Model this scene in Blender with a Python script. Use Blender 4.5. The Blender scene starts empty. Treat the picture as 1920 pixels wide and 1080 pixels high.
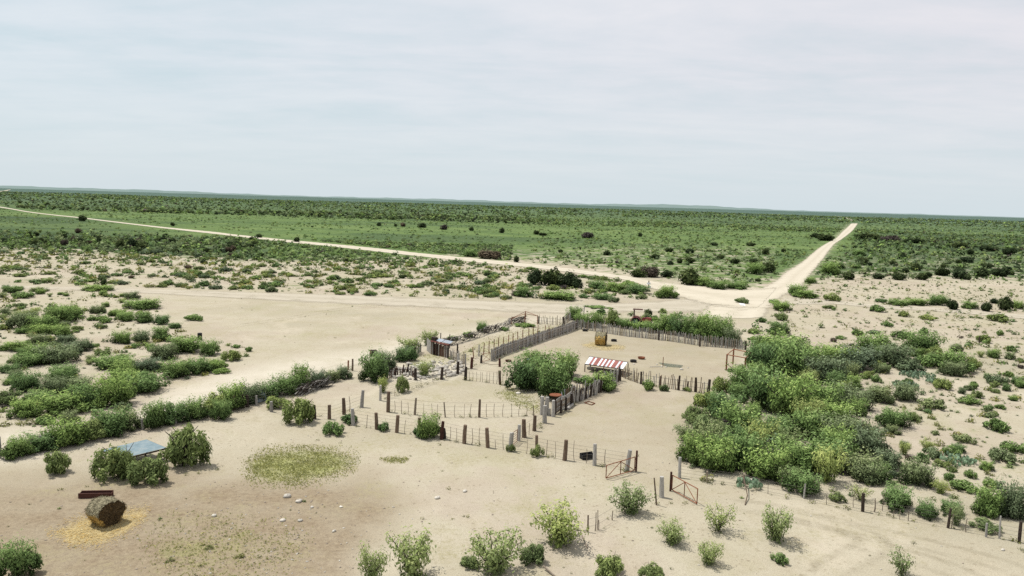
import bpy, math, random
import numpy as np
from mathutils import Matrix, Vector

SC = bpy.context.scene
COL = SC.collection
random.seed(7)
RNG = np.random.default_rng(11)

# ------------------------------------------------------------------ camera geometry
F = 1450.0            # focal length for a picture 1920 wide
HC = 20.0             # flying height
ROLL = math.atan(0.0293)
TH = math.atan(163.0 / F)
cR, sR, cT, sT = math.cos(ROLL), math.sin(ROLL), math.cos(TH), math.sin(TH)

def G(px, py, z=0.0):
    """point of the level z seen at (px, py) of the photograph (a survey of the place)"""
    a, b = px - 960.0, py - 540.0
    x1, y1 = cR * a + sR * b, -sR * a + cR * b
    dx, dy, dz = x1 / F, cT - sT * y1 / F, -sT - cT * y1 / F
    t = (z - HC) / dz
    return Vector((dx * t, dy * t, z))

def proj(X, Y, Z=0.0):
    dz = Z - HC
    fw = Y * cT - dz * sT
    dn = -Y * sT - dz * cT
    x1, y1 = F * X / fw, F * dn / fw
    return 960 + cR * x1 - sR * y1, 540 + sR * x1 + cR * y1

def mpp(p):
    """metres per photo pixel at a point"""
    return (p.y * cT + (HC - p.z) * sT) / F

def hor(px):
    return 349.0 + 0.0293 * px

def smooth(a, b, x):
    t = np.clip((x - a) / (b - a), 0, 1)
    return t * t * (3 - 2 * t)

def terrain(x, y):
    d = np.sqrt(x * x + y * y)
    return smooth(500, 1800, d) * (1.1 * np.sin(x / 310 + 1.3) * np.cos(y / 420) + 0.9 * np.sin(x / 170 + y / 260) - 0.6)

# ------------------------------------------------------------------ small helpers
def tag(o, label=None, cat=None, group=None, kind=None):
    if label: o['label'] = label
    if cat: o['category'] = cat
    if group: o['group'] = group
    if kind: o['kind'] = kind
    return o

def empty(name, loc, label=None, cat=None, group=None, rz=0.0):
    o = bpy.data.objects.new(name, None)
    o.empty_display_size = 0.2
    COL.objects.link(o)
    o.location = loc
    o.rotation_euler = (0, 0, rz)
    return tag(o, label, cat, group)

def link(name, me, parent=None, loc=None):
    o = bpy.data.objects.new(name, me)
    COL.objects.link(o)
    if parent is not None: o.parent = parent
    if loc is not None: o.location = loc
    return o

def np_mesh(name, verts, faces_flat, nper, mats, attrs=None, midx=None, smooth_=False):
    """mesh from numpy arrays; every face has nper corners"""
    me = bpy.data.meshes.new(name)
    nv, nf = len(verts), len(faces_flat) // nper
    me.vertices.add(nv)
    me.vertices.foreach_set('co', np.asarray(verts, dtype=np.float32).ravel())
    me.loops.add(nf * nper)
    me.loops.foreach_set('vertex_index', np.asarray(faces_flat, dtype=np.int32))
    me.polygons.add(nf)
    me.polygons.foreach_set('loop_start', np.arange(0, nf * nper, nper, dtype=np.int32))
    for m in mats: me.materials.append(m)
    if midx is not None: me.polygons.foreach_set('material_index', np.asarray(midx, dtype=np.int32))
    if smooth_: me.polygons.foreach_set('use_smooth', np.ones(nf, dtype=bool))
    for k, v in (attrs or {}).items():
        a = me.attributes.new(k, 'FLOAT', 'POINT')
        a.data.foreach_set('value', np.asarray(v, dtype=np.float32))
    me.update(calc_edges=True)
    me.validate()
    return me

class MB:
    """collects boxes, bars, tubes and sheets, links them as one mesh object"""
    def __init__(s): s.v, s.f, s.m = [], [], []
    def face(s, pts, m=0):
        n = len(s.v); s.v += [tuple(p) for p in pts]; s.f.append(tuple(range(n, n + len(pts)))); s.m.append(m); return s
    def tube(s, p0, p1, r0, r1=None, n=7, m=0, cap=True, jit=0.0):
        r1 = r0 if r1 is None else r1
        p0, p1 = Vector(p0), Vector(p1)
        d = (p1 - p0).normalized()
        a = d.orthogonal().normalized(); b = d.cross(a)
        i0 = len(s.v)
        for p, r in ((p0, r0), (p1, r1)):
            for k in range(n):
                t = 2 * math.pi * k / n
                rr = r * (1 + random.uniform(-jit, jit))
                s.v.append(tuple(p + (a * math.cos(t) + b * math.sin(t)) * rr))
        for k in range(n):
            k2 = (k + 1) % n
            s.f.append((i0 + k, i0 + k2, i0 + n + k2, i0 + n + k)); s.m.append(m)
        if cap:
            s.f.append(tuple(i0 + n + k for k in range(n))); s.m.append(m)
            s.f.append(tuple(i0 + n - 1 - k for k in range(n))); s.m.append(m)
        return s
    def path(s, pts, r0, r1=None, n=6, m=0, jit=0.0):
        r1 = r0 if r1 is None else r1
        k = len(pts) - 1
        pts = [Vector(p) for p in pts]
        i0 = len(s.v)
        for i, p in enumerate(pts):
            d = (pts[min(i + 1, k)] - pts[max(i - 1, 0)]).normalized()
            a = d.orthogonal().normalized() if i == 0 else (a - d * a.dot(d)).normalized()
            b = d.cross(a)
            r = (r0 + (r1 - r0) * i / k)
            for j in range(n):
                t = 2 * math.pi * j / n
                s.v.append(tuple(p + (a * math.cos(t) + b * math.sin(t)) * r * (1 + random.uniform(-jit, jit))))
        for i in range(k):
            for j in range(n):
                j2 = (j + 1) % n
                s.f.append((i0 + i * n + j, i0 + i * n + j2, i0 + (i + 1) * n + j2, i0 + (i + 1) * n + j)); s.m.append(m)
        s.f.append(tuple(i0 + k * n + j for j in range(n))); s.m.append(m)
        s.f.append(tuple(i0 + n - 1 - j for j in range(n))); s.m.append(m)
        return s
    def box(s, c, size, m=0, rot=None, ax=None):
        """box about c; ax = (ux, uy, uz) unit axes"""
        hx, hy, hz = [q / 2 for q in size]
        ux, uy, uz = ax if ax else (Vector((1, 0, 0)), Vector((0, 1, 0)), Vector((0, 0, 1)))
        if rot is not None:
            cr, sr = math.cos(rot), math.sin(rot)
            ux, uy = Vector((cr, sr, 0)), Vector((-sr, cr, 0))
        c = Vector(c); i0 = len(s.v)
        for sx in (-1, 1):
            for sy in (-1, 1):
                for sz in (-1, 1):
                    s.v.append(tuple(c + ux * hx * sx + uy * hy * sy + uz * hz * sz))
        for f in ((0, 1, 3, 2), (4, 6, 7, 5), (0, 4, 5, 1), (2, 3, 7, 6), (0, 2, 6, 4), (1, 5, 7, 3)):
            s.f.append(tuple(i0 + q for q in f)); s.m.append(m)
        return s
    def bar(s, p0, p1, w, h, m=0):
        p0, p1 = Vector(p0), Vector(p1)
        d = p1 - p0; L = d.length; d.normalize()
        up = Vector((0, 0, 1)) if abs(d.z) < 0.95 else Vector((1, 0, 0))
        sd = d.cross(up).normalized(); up = sd.cross(d)
        return s.box((p0 + p1) / 2, (L, w, h), m, ax=(d, sd, up))
    def build(s, name, mats, parent=None, smooth_=False):
        me = bpy.data.meshes.new(name)
        org = parent.location if parent is not None else None
        vs = s.v
        if parent is not None:      # vertices are given in world space, children sit at their thing's base
            o = parent
            chain = Vector((0, 0, 0))
            while o is not None:
                chain += o.location; o = o.parent
            vs = [(x - chain.x, y - chain.y, z - chain.z) for x, y, z in vs]
        me.from_pydata(vs, [], s.f)
        mats = mats if isinstance(mats, (list, tuple)) else [mats]
        for m in mats: me.materials.append(m)
        if len(mats) > 1: me.polygons.foreach_set('material_index', np.asarray(s.m, dtype=np.int32))
        if smooth_: me.polygons.foreach_set('use_smooth', np.ones(len(s.f), dtype=bool))
        me.update()
        return link(name, me, parent)

# ------------------------------------------------------------------ materials
class NT:
    def __init__(s, name):
        s.mat = bpy.data.materials.new(name); s.mat.use_nodes = True
        s.t = s.mat.node_tree; s.t.nodes.clear()
        s.out = s.t.nodes.new('ShaderNodeOutputMaterial')
    def n(s, typ, **kw):
        nd = s.t.nodes.new(typ)
        for k, v in kw.items():
            if k.startswith('_'): setattr(nd, k[1:], v)
            else:
                key = int(k[1:]) if k[0] == 'i' and k[1:].isdigit() else k.replace('__', ' ')
                if hasattr(v, 'is_linked') or isinstance(v, bpy.types.NodeSocket): s.t.links.new(v, nd.inputs[key])
                else: nd.inputs[key].default_value = v
        return nd
    def pos(s): return s.n('ShaderNodeNewGeometry').outputs['Position']
    def obj(s): return s.n('ShaderNodeTexCoord').outputs['Object']
    def noise(s, vec, scale, detail=3, rough=0.55, dist=0.0):
        return s.n('ShaderNodeTexNoise', Vector=vec, Scale=scale, Detail=detail, Roughness=rough, Distortion=dist).outputs['Fac']
    def ramp(s, fac, stops):
        r = s.n('ShaderNodeValToRGB', Fac=fac)
        e = r.color_ramp.elements
        while len(e) < len(stops): e.new(0.5)
        for q, (p, c) in zip(e, stops):
            q.position = p
            q.color = (c[0], c[1], c[2], 1) if isinstance(c, (tuple, list)) else (c, c, c, 1)
        return r.outputs['Color']
    def mix(s, fac, a, b, blend='MIX'):
        m = s.n('ShaderNodeMix', _data_type='RGBA', _blend_type=blend)
        for k, v in ((0, fac), (6, a), (7, b)):
            if isinstance(v, bpy.types.NodeSocket): s.t.links.new(v, m.inputs[k])
            else: m.inputs[k].default_value = v if k == 0 else (v[0], v[1], v[2], 1)
        return m.outputs[2]
    def math(s, op, a, b=0.0, c=None):
        m = s.n('ShaderNodeMath', _operation=op)
        for k, v in ((0, a), (1, b), (2, c)):
            if v is None: continue
            if isinstance(v, bpy.types.NodeSocket): s.t.links.new(v, m.inputs[k])
            else: m.inputs[k].default_value = v
        return m.outputs[0]
    def attr(s, name): return s.n('ShaderNodeAttribute', _attribute_name=name).outputs['Fac']
    def bump(s, h, strength, dist=0.05):
        return s.n('ShaderNodeBump', Height=h, Strength=strength, Distance=dist).outputs['Normal']
    def finish(s, color, rough=0.9, normal=None, metallic=0.0, spec=0.2):
        b = s.n('ShaderNodeBsdfPrincipled', Roughness=rough, Metallic=metallic)
        b.inputs['Specular IOR Level'].default_value = spec
        if isinstance(color, bpy.types.NodeSocket): s.t.links.new(color, b.inputs['Base Color'])
        else: b.inputs['Base Color'].default_value = (*color, 1)
        if normal is not None: s.t.links.new(normal, b.inputs['Normal'])
        s.t.links.new(b.outputs[0], s.out.inputs[0])
        return s.mat

def mottled(name, a, b, c=None, scale=4.0, rough=0.85, metallic=0.0, spec=0.2, stretch=None, bumpy=0.3):
    t = NT(name)
    v = t.pos()
    if stretch:
        v = t.n('ShaderNodeMapping', Vector=v, Scale=stretch).outputs[0]
    n1 = t.noise(v, scale, 5, 0.65)
    col = t.ramp(n1, [(0.3, a), (0.7, b)] if c is None else [(0.28, a), (0.5, b), (0.72, c)])
    rnd = t.n('ShaderNodeObjectInfo').outputs['Random']
    k = t.math('MULTIPLY_ADD', rnd, 0.5, 0.75)
    kk = t.n('ShaderNodeCombineColor', i0=k, i1=k, i2=k).outputs[0]
    col = t.mix(1.0, col, kk, 'MULTIPLY')
    return t.finish(col, rough, t.bump(n1, bumpy, 0.02), metallic, spec)

def leaf_mat(name, dark, mid, light, tip, transl=0.3, use_attr=False):
    t = NT(name)
    tint = t.attr('tint')
    rnd = t.attr('rnd') if use_attr else t.n('ShaderNodeObjectInfo').outputs['Random']
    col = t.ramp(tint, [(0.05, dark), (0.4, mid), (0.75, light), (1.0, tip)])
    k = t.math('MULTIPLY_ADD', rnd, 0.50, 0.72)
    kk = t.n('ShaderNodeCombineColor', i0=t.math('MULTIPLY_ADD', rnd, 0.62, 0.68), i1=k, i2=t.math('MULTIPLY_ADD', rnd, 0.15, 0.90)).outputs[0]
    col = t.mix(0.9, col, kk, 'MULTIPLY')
    d = t.n('ShaderNodeBsdfDiffuse', Color=col)
    tr = t.n('ShaderNodeBsdfTranslucent', Color=t.mix(0.5, col, light))
    m = t.n('ShaderNodeMixShader', i0=transl)
    t.t.links.new(d.outputs[0], m.inputs[1]); t.t.links.new(tr.outputs[0], m.inputs[2])
    t.t.links.new(m.outputs[0], t.out.inputs[0])
    return t.mat

M = {}
GREEN = ((0.024, 0.038, 0.015), (0.138, 0.216, 0.072), (0.250, 0.365, 0.128), (0.38, 0.47, 0.19))
OLIVE = ((0.045, 0.062, 0.024), (0.175, 0.232, 0.082), (0.280, 0.345, 0.128), (0.38, 0.435, 0.18))
GREY = ((0.030, 0.042, 0.022), (0.145, 0.190, 0.092), (0.250, 0.310, 0.160), (0.36, 0.41, 0.24))
DARK = ((0.015, 0.022, 0.011), (0.045, 0.066, 0.028), (0.085, 0.112, 0.048), (0.13, 0.15, 0.07))
DEAD = ((0.040, 0.032, 0.025), (0.095, 0.078, 0.060), (0.15, 0.125, 0.10), (0.21, 0.18, 0.145))
WEED = ((0.075, 0.085, 0.03), (0.155, 0.17, 0.055), (0.23, 0.24, 0.08), (0.33, 0.31, 0.13))
for k, c in dict(green=GREEN, olive=OLIVE, grey=GREY, dark=DARK, dead=DEAD, weed=WEED).items():
    tr = 0.12 if k in ('dark', 'dead') else 0.24
    M['leaf_' + k] = leaf_mat('leaf_' + k, *c, transl=tr)
    M['mass_' + k] = leaf_mat('mass_' + k, *c, transl=tr, use_attr=True)
M['bark'] = mottled('bark', (0.03, 0.024, 0.02), (0.085, 0.07, 0.058), scale=9)
M['wood_grey'] = mottled('weathered_grey_wood', (0.16, 0.145, 0.13), (0.30, 0.285, 0.265), (0.40, 0.385, 0.36), scale=5, stretch=(4, 4, 0.6))
M['wood_brown'] = mottled('weathered_brown_wood', (0.055, 0.034, 0.022), (0.13, 0.088, 0.062), (0.22, 0.175, 0.14), scale=4, stretch=(5, 5, 0.8))
M['wood_dark'] = mottled('dark_wood', (0.02, 0.015, 0.012), (0.06, 0.042, 0.033), scale=4, stretch=(5, 5, 0.8))
M['stick'] = mottled('stick_wood', (0.13, 0.10, 0.075), (0.30, 0.25, 0.20), scale=6)
M['rust'] = mottled('rust', (0.10, 0.035, 0.02), (0.20, 0.075, 0.04), (0.28, 0.12, 0.065), scale=6, rough=0.75, metallic=0.2)
M['rust_dark'] = mottled('dark_rust', (0.035, 0.014, 0.011), (0.09, 0.035, 0.025), scale=6, rough=0.75)
M['wire'] = mottled('fence_wire', (0.10, 0.09, 0.08), (0.20, 0.18, 0.16), scale=3, rough=0.6, metallic=0.3)
M['zinc'] = mottled('galvanised_sheet', (0.075, 0.115, 0.125), (0.125, 0.175, 0.20), (0.19, 0.22, 0.225), scale=1.4, rough=0.65, metallic=0.0, spec=0.25, bumpy=0.05)
M['white_sheet'] = mottled('white_sheet', (0.42, 0.42, 0.44), (0.62, 0.63, 0.67), (0.74, 0.75, 0.79), scale=3, rough=0.6)
M['red_paint'] = mottled('red_paint', (0.17, 0.035, 0.032), (0.30, 0.06, 0.058), scale=4, rough=0.5)
M['red_sheet'] = mottled('red_rusted_sheet', (0.20, 0.075, 0.062), (0.33, 0.125, 0.105), scale=5, rough=0.7)
M['rubber'] = mottled('rubber', (0.010, 0.010, 0.010), (0.028, 0.026, 0.025), scale=6)
M['plastic_black'] = mottled('black_drum', (0.008, 0.008, 0.009), (0.02, 0.02, 0.022), scale=5, rough=0.6)
M['hay_grey'] = mottled('weathered_hay', (0.13, 0.115, 0.07), (0.24, 0.215, 0.14), (0.34, 0.30, 0.20), scale=9, rough=0.95, bumpy=0.9)
M['hay_gold'] = mottled('golden_hay', (0.26, 0.15, 0.045), (0.46, 0.31, 0.10), (0.58, 0.43, 0.17), scale=9, rough=0.95, bumpy=0.9)
M['hay_shaded'] = mottled('shaded_bale_end', (0.02, 0.012, 0.006), (0.075, 0.05, 0.024), (0.17, 0.115, 0.05), scale=13, rough=0.95, bumpy=0.9)  # hay darkened for the bale ends, their shade painted into the colour
M['straw'] = mottled('straw', (0.32, 0.26, 0.13), (0.47, 0.385, 0.20), (0.53, 0.45, 0.27), scale=3, rough=0.95)
M['rock'] = mottled('white_limestone', (0.38, 0.345, 0.30), (0.58, 0.55, 0.49), scale=5, rough=0.9)
M['rock_tan'] = mottled('tan_stone', (0.26, 0.21, 0.17), (0.44, 0.38, 0.31), scale=7, rough=0.9)
M['cactus'] = mottled('cactus', (0.10, 0.17, 0.10), (0.17, 0.25, 0.155), (0.27, 0.34, 0.22), scale=3, rough=0.7)
M['agave'] = mottled('agave', (0.15, 0.19, 0.16), (0.26, 0.31, 0.27), scale=3, rough=0.7)
M['agave_dry'] = mottled('dry_agave', (0.13, 0.055, 0.03), (0.28, 0.13, 0.07), scale=3)
M['mesh_green'] = mottled('green_netting', (0.10, 0.16, 0.13), (0.17, 0.23, 0.19), scale=3)
M['tan_board'] = mottled('tan_board', (0.16, 0.11, 0.065), (0.26, 0.19, 0.115), scale=4)
M['dull_sheet'] = mottled('dull_pale_sheet', (0.24, 0.27, 0.31), (0.36, 0.40, 0.46), scale=3, rough=0.6)
# ------------------------------------------------------------------ camera, sky, sun
cam_d = bpy.data.cameras.new('camera')
cam_d.sensor_width = 36.0
cam_d.lens = 36.0 * F / 1920.0
cam_d.clip_start, cam_d.clip_end = 0.5, 60000
cam = link('camera', cam_d)
down = Vector((0, -sT, -cT)); fwd = Vector((0, cT, -sT)); ex = Vector((1, 0, 0))
c_r = ex * cR - down * sR
c_d = ex * sR + down * cR
R3 = Matrix((c_r, -c_d, -fwd)).transposed()
cam.matrix_world = Matrix.Translation((0, 0, HC)) @ R3.to_4x4()
SC.camera = cam

TO_SUN = Vector((-0.62, 0.28, 1.42)).normalized()
SUN_EL = math.asin(TO_SUN.z)
SUN_AZ = math.atan2(TO_SUN.x, TO_SUN.y)
sun_d = bpy.data.lights.new('sun', 'SUN')
sun_d.energy = 4.9
sun_d.angle = math.radians(0.5)
sun_d.color = (1.0, 0.955, 0.88)
sun = link('sun', sun_d)
sun.rotation_euler = (-TO_SUN).to_track_quat('-Z', 'Y').to_euler()

W = bpy.data.worlds.new('World'); SC.world = W; W.use_nodes = True
wt = W.node_tree; wt.nodes.clear()
wo = wt.nodes.new('ShaderNodeOutputWorld'); bg = wt.nodes.new('ShaderNodeBackground')
sky = wt.nodes.new('ShaderNodeTexSky'); sky.sky_type = 'NISHITA'; sky.sun_disc = False
sky.sun_elevation = SUN_EL; sky.sun_rotation = SUN_AZ
sky.air_density = 1.0; sky.dust_density = 2.0; sky.ozone_density = 1.0
def wn(typ, **kw):
    nd = wt.nodes.new(typ)
    for k, v in kw.items():
        if k.startswith('_'): setattr(nd, k[1:], v)
        else:
            key = int(k[1:]) if k[0] == 'i' and k[1:].isdigit() else k.replace('__', ' ')
            if isinstance(v, bpy.types.NodeSocket): wt.links.new(v, nd.inputs[key])
            else: nd.inputs[key].default_value = v
    return nd
gen = wn('ShaderNodeTexCoord').outputs['Generated']
sep = wn('ShaderNodeSeparateXYZ', Vector=gen)
# a thin high cloud sheet: the direction is carried up to a level sheet so streaks flatten towards the horizon
zz = wn('ShaderNodeMath', _operation='ADD', i0=sep.outputs[2], i1=0.10).outputs[0]
u = wn('ShaderNodeMath', _operation='DIVIDE', i0=sep.outputs[0], i1=zz).outputs[0]
v = wn('ShaderNodeMath', _operation='DIVIDE', i0=sep.outputs[1], i1=zz).outputs[0]
cv = wn('ShaderNodeCombineXYZ', X=u, Y=v, Z=0.0).outputs[0]
rot = wn('ShaderNodeMapping', Vector=cv, Rotation=(0, 0, 0.5), Scale=(0.8, 1.7, 1)).outputs[0]
n1 = wn('ShaderNodeTexNoise', Vector=rot, Scale=0.8, Detail=6, Roughness=0.58, Distortion=0.3).outputs['Fac']
n2 = wn('ShaderNodeTexNoise', Vector=cv, Scale=2.6, Detail=5, Roughness=0.6, Distortion=0.2).outputs['Fac']
nn = wn('ShaderNodeMath', _operation='MULTIPLY_ADD', i0=n2, i1=0.3, i2=n1).outputs[0]
cl = wn('ShaderNodeValToRGB', Fac=nn)
e = cl.color_ramp.elements
e[0].position, e[0].color = 0.46, (6.7, 7.55, 8.05, 1)
e[1].position, e[1].color = 0.86, (8.7, 8.75, 9.05, 1)
q = e.new(0.66); q.color = (7.8, 8.15, 8.6, 1)
# colder and darker towards the left of the view, greyer on the right
side = wn('ShaderNodeMapRange', Value=sep.outputs[0], i1=-0.65, i2=0.65, i3=0.0, i4=1.0).outputs[0]
sr_ = wn('ShaderNodeValToRGB', Fac=side); e = sr_.color_ramp.elements
e[0].color = (0.94, 1.0, 1.01, 1); e[1].color = (1.04, 0.985, 0.985, 1)
cl2 = wn('ShaderNodeMix', _data_type='RGBA', _blend_type='MULTIPLY', i0=1.0, i6=cl.outputs[0], i7=sr_.outputs[0]).outputs[2]
hz = wn('ShaderNodeMapRange', Value=sep.outputs[2], i1=0.0, i2=0.16, i3=1.0, i4=0.0).outputs[0]
cl3 = wn('ShaderNodeMix', _data_type='RGBA', i0=hz, i6=cl2, i7=(7.1, 8.0, 8.45, 1)).outputs[2]
mx = wn('ShaderNodeMix', _data_type='RGBA', i0=0.9, i6=sky.outputs[0], i7=cl3).outputs[2]
wt.links.new(mx, bg.inputs['Color']); bg.inputs['Strength'].default_value = 0.1
wt.links.new(bg.outputs[0], wo.inputs[0])
SC.view_settings.view_transform = 'Standard'
SC.view_settings.look = 'None'
SC.view_settings.exposure = 0.0
SC.render.engine = 'CYCLES'
SC.cycles.use_denoising = False
SC.cycles.max_bounces = 5
SC.cycles.diffuse_bounces = 3
SC.cycles.transmission_bounces = 3
SC.cycles.transparent_max_bounces = 6

# ------------------------------------------------------------------ masks over the land
def poly_sd(px, py, poly):
    """signed distance (photo pixels, positive inside) of points to a polygon, in the survey plan"""
    P = np.asarray(poly, dtype=float)
    d = np.full(px.shape, 1e9); inside = np.zeros(px.shape, dtype=bool)
    n = len(P)
    for i in range(n):
        ax, ay = P[i]; bx, by = P[(i + 1) % n]
        ex_, ey_ = bx - ax, by - ay
        L = ex_ * ex_ + ey_ * ey_ + 1e-9
        t = np.clip(((px - ax) * ex_ + (py - ay) * ey_) / L, 0, 1)
        d = np.minimum(d, np.hypot(px - ax - t * ex_, py - ay - t * ey_))
        c = ((ay > py) != (by > py)) & (px < (bx - ax) * (py - ay) / (by - ay + 1e-12) + ax)
        inside ^= c
    return np.where(inside, d, -d)

def soft(px, py, poly, w): return smooth(-w, w, poly_sd(px, py, poly))

P_GREEN = [(-400, 330), (2400, 415), (2400, 552), (1920, 528), (1720, 522), (1600, 519), (1500, 536), (1560, 460), (1590, 425), (1560, 455), (1500, 495), (1440, 533), (1397, 541), (1300, 525), (1230, 522), (1100, 502),
           (960, 489), (830, 482), (700, 486), (480, 489), (300, 478), (150, 470), (0, 466), (-400, 455)]
P_SCRUBC = [(-300, 462), (0, 468), (300, 480), (480, 492), (700, 492), (960, 502), (1120, 520), (1260, 545), (1240, 553), (1130, 562), (960, 563), (600, 552), (300, 543), (0, 532), (-300, 525)]
P_SCRUBD = [(-400, 540), (0, 540), (210, 548), (300, 566), (310, 590), (360, 640), (480, 650), (470, 668), (400, 700), (330, 725), (270, 745), (230, 785), (150, 800), (0, 812), (-400, 850)]
P_FLAT = [(260, 548), (700, 562), (1100, 580), (1050, 596), (860, 630), (640, 678), (480, 690), (480, 650), (370, 640), (310, 590)]
P_GRASS = [(465, 868), (500, 848), (560, 841), (630, 845), (664, 858), (655, 878), (620, 893), (560, 907), (510, 908), (468, 896)]
P_GRASS2 = [(712, 862), (740, 857), (765, 861), (757, 868), (728, 869)]
P_WEED3 = [(275, 1015), (330, 985), (400, 972), (480, 985), (560, 1000), (560, 1040), (480, 1078), (380, 1095), (290, 1060)]
P_BROWN = [(-300, 880), (120, 900), (300, 880), (460, 905), (700, 900), (760, 950), (700, 1010), (640, 1100), (-300, 1200)]
P_DARK = [(360, 955), (470, 915), (580, 930), (640, 965), (560, 1000), (430, 985)]
P_STRAW1 = [(95, 1000), (150, 972), (235, 960), (275, 955), (270, 975), (235, 1000), (190, 1022), (130, 1020)]
P_STRAW2 = [(1090, 646), (1115, 641), (1145, 645), (1172, 650), (1168, 657), (1130, 656), (1098, 652)]
P_STRAW3 = [(1040, 652), (1068, 648), (1068, 656), (1045, 660)]
P_RUBBLE = [(720, 690), (770, 680), (860, 676), (880, 690), (850, 712), (790, 716), (730, 712)]
P_THICK = [(1385, 650), (1470, 630), (1560, 660), (1760, 680), (1790, 700), (1640, 720), (1680, 860), (1700, 940), (1500, 928), (1275, 895), (1290, 790), (1350, 720)]
P_RIGHT = [(1640, 715), (1800, 650), (2100, 650), (2100, 1060), (1915, 1010), (1600, 945), (1690, 880)]
P_RFLAT = [(1430, 560), (1500, 536), (1600, 520), (1920, 530), (2200, 540), (2200, 690), (1920, 660), (1760, 650), (1560, 650), (1480, 640), (1440, 600)]
P_PEN = [(1080, 618), (1400, 656), (1370, 700), (1330, 740), (1180, 712), (940, 715), (930, 678)]
P_ALLEY = [(742, 690), (775, 672), (800, 660), (850, 662), (900, 640), (985, 612), (1066, 606), (1060, 614), (1010, 630), (930, 662), (890, 680), (800, 690)]
P_TREE1 = [(930, 738), (955, 726), (985, 742), (1012, 757), (1016, 772), (995, 770), (955, 752)]
P_TREE2 = [(1060, 745), (1080, 716), (1130, 712), (1160, 712), (1120, 735), (1085, 750)]
P_BANK = [(1095, 584), (1130, 576), (1160, 576), (1140, 583), (1100, 590)]
P_YARD = [(1010, 760), (1170, 715), (1330, 740), (1300, 790), (1270, 890), (1250, 930), (1190, 885), (1000, 850), (960, 840)]
P_PALEL = [(1090, 590), (980, 612), (880, 632), (760, 655), (640, 695), (480, 735), (380, 760), (250, 800), (110, 850), (0, 870), (0, 805), (120, 805), (240, 775), (330, 730), (420, 700), (560, 672), (700, 655), (860, 625), (980, 598)]

# ------------------------------------------------------------------ ground: one sheet from below the camera to the horizon
NR, NA = 330, 460
ys = 8.0 * (14000 / 8.0) ** (np.linspace(0, 1, NR))
an = np.radians(np.linspace(-72, 72, NA))
RR, AA = np.meshgrid(ys, an, indexing='ij')
gx, gy = RR * np.sin(AA), RR * np.cos(AA)
extra_back = -60.0
gy[0, :] = extra_back; gx[0, :] = np.linspace(-160, 160, NA)
gz = terrain(gx, np.maximum(gy, 0))
sgy = np.maximum(gy, 12.0)
ppx, ppy = proj(gx, sgy, 0.0)
ppx = np.clip(ppx, -3000, 5000); ppy = np.clip(ppy, -500, 4000)
def fl(a): return a.ravel()
green = smooth(-30.0, 20.0, poly_sd(ppx, ppy, P_GREEN))
for P_m, k_m in (([(940, 468), (1200, 455), (1460, 462), (1450, 535), (1200, 522), (960, 500)], 0.24), ([(1560, 478), (1700, 470), (2300, 480), (2300, 560), (1500, 540)], 0.20), ([(-300, 425), (0, 418), (300, 432), (520, 452), (700, 468), (700, 490), (300, 485), (0, 475), (-300, 470)], 0.0)):
    green = green * (1 - k_m * soft(ppx, ppy, P_m, 14))
green = np.maximum(green, smooth(24, 8, ppy - hor(ppx)))
semi = 0.40 * soft(ppx, ppy, P_SCRUBC, 12) + 0.33 * soft(ppx, ppy, P_SCRUBD, 20) + 0.32 * soft(ppx, ppy, P_THICK, 15) + 0.33 * soft(ppx, ppy, P_RIGHT, 25) + 0.25 * soft(ppx, ppy, P_RFLAT, 25)
green = np.clip(np.maximum(green, semi), 0, 1)
grass = np.maximum.reduce([0.85 * soft(ppx, ppy, P_GRASS, 14), 0.7 * soft(ppx, ppy, P_GRASS2, 6), 0.5 * soft(ppx, ppy, P_WEED3, 40), 0.55 * soft(ppx, ppy, P_ALLEY, 8), 0.7 * soft(ppx, ppy, P_TREE1, 9), 0.5 * soft(ppx, ppy, P_TREE2, 8), 0.9 * soft(ppx, ppy, P_BANK, 4)])
brown = np.clip(1.0 * soft(ppx, ppy, P_BROWN, 60) + 0.7 * soft(ppx, ppy, P_DARK, 40) + 0.28 * soft(ppx, ppy, P_YARD, 15) + 0.30 * soft(ppx, ppy, P_PEN, 6), 0, 1)
straw = np.maximum.reduce([0.8 * soft(ppx, ppy, P_STRAW1, 16), 0.75 * soft(ppx, ppy, P_STRAW2, 4), 0.45 * soft(ppx, ppy, P_STRAW3, 4)])
pale = np.clip(soft(ppx, ppy, P_PALEL, 14) * 0.95 + soft(ppx, ppy, P_RUBBLE, 5), 0, 1)
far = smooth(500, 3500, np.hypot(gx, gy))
dyh = ppy - hor(ppx)
dense = np.maximum.reduce([soft(ppx, ppy, [(-400, 396), (0, 404), (120, 412), (300, 434), (420, 449), (520, 462), (480, 488), (300, 478), (0, 468), (-400, 458)], 10), 0.8 * soft(ppx, ppy, [(1625, 430), (2300, 440), (2300, 530), (1920, 522), (1560, 522), (1590, 470)], 12),
                           0.7 * smooth(46, 36, dyh) * smooth(16, 24, dyh) * smooth(1100, 850, ppx), 0.35 * smooth(40, 30, dyh) * smooth(8, 14, dyh)])
idx = np.arange(NR * NA).reshape(NR, NA)
quads = np.stack([idx[:-1, :-1], idx[:-1, 1:], idx[1:, 1:], idx[1:, :-1]], -1).reshape(-1)

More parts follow.
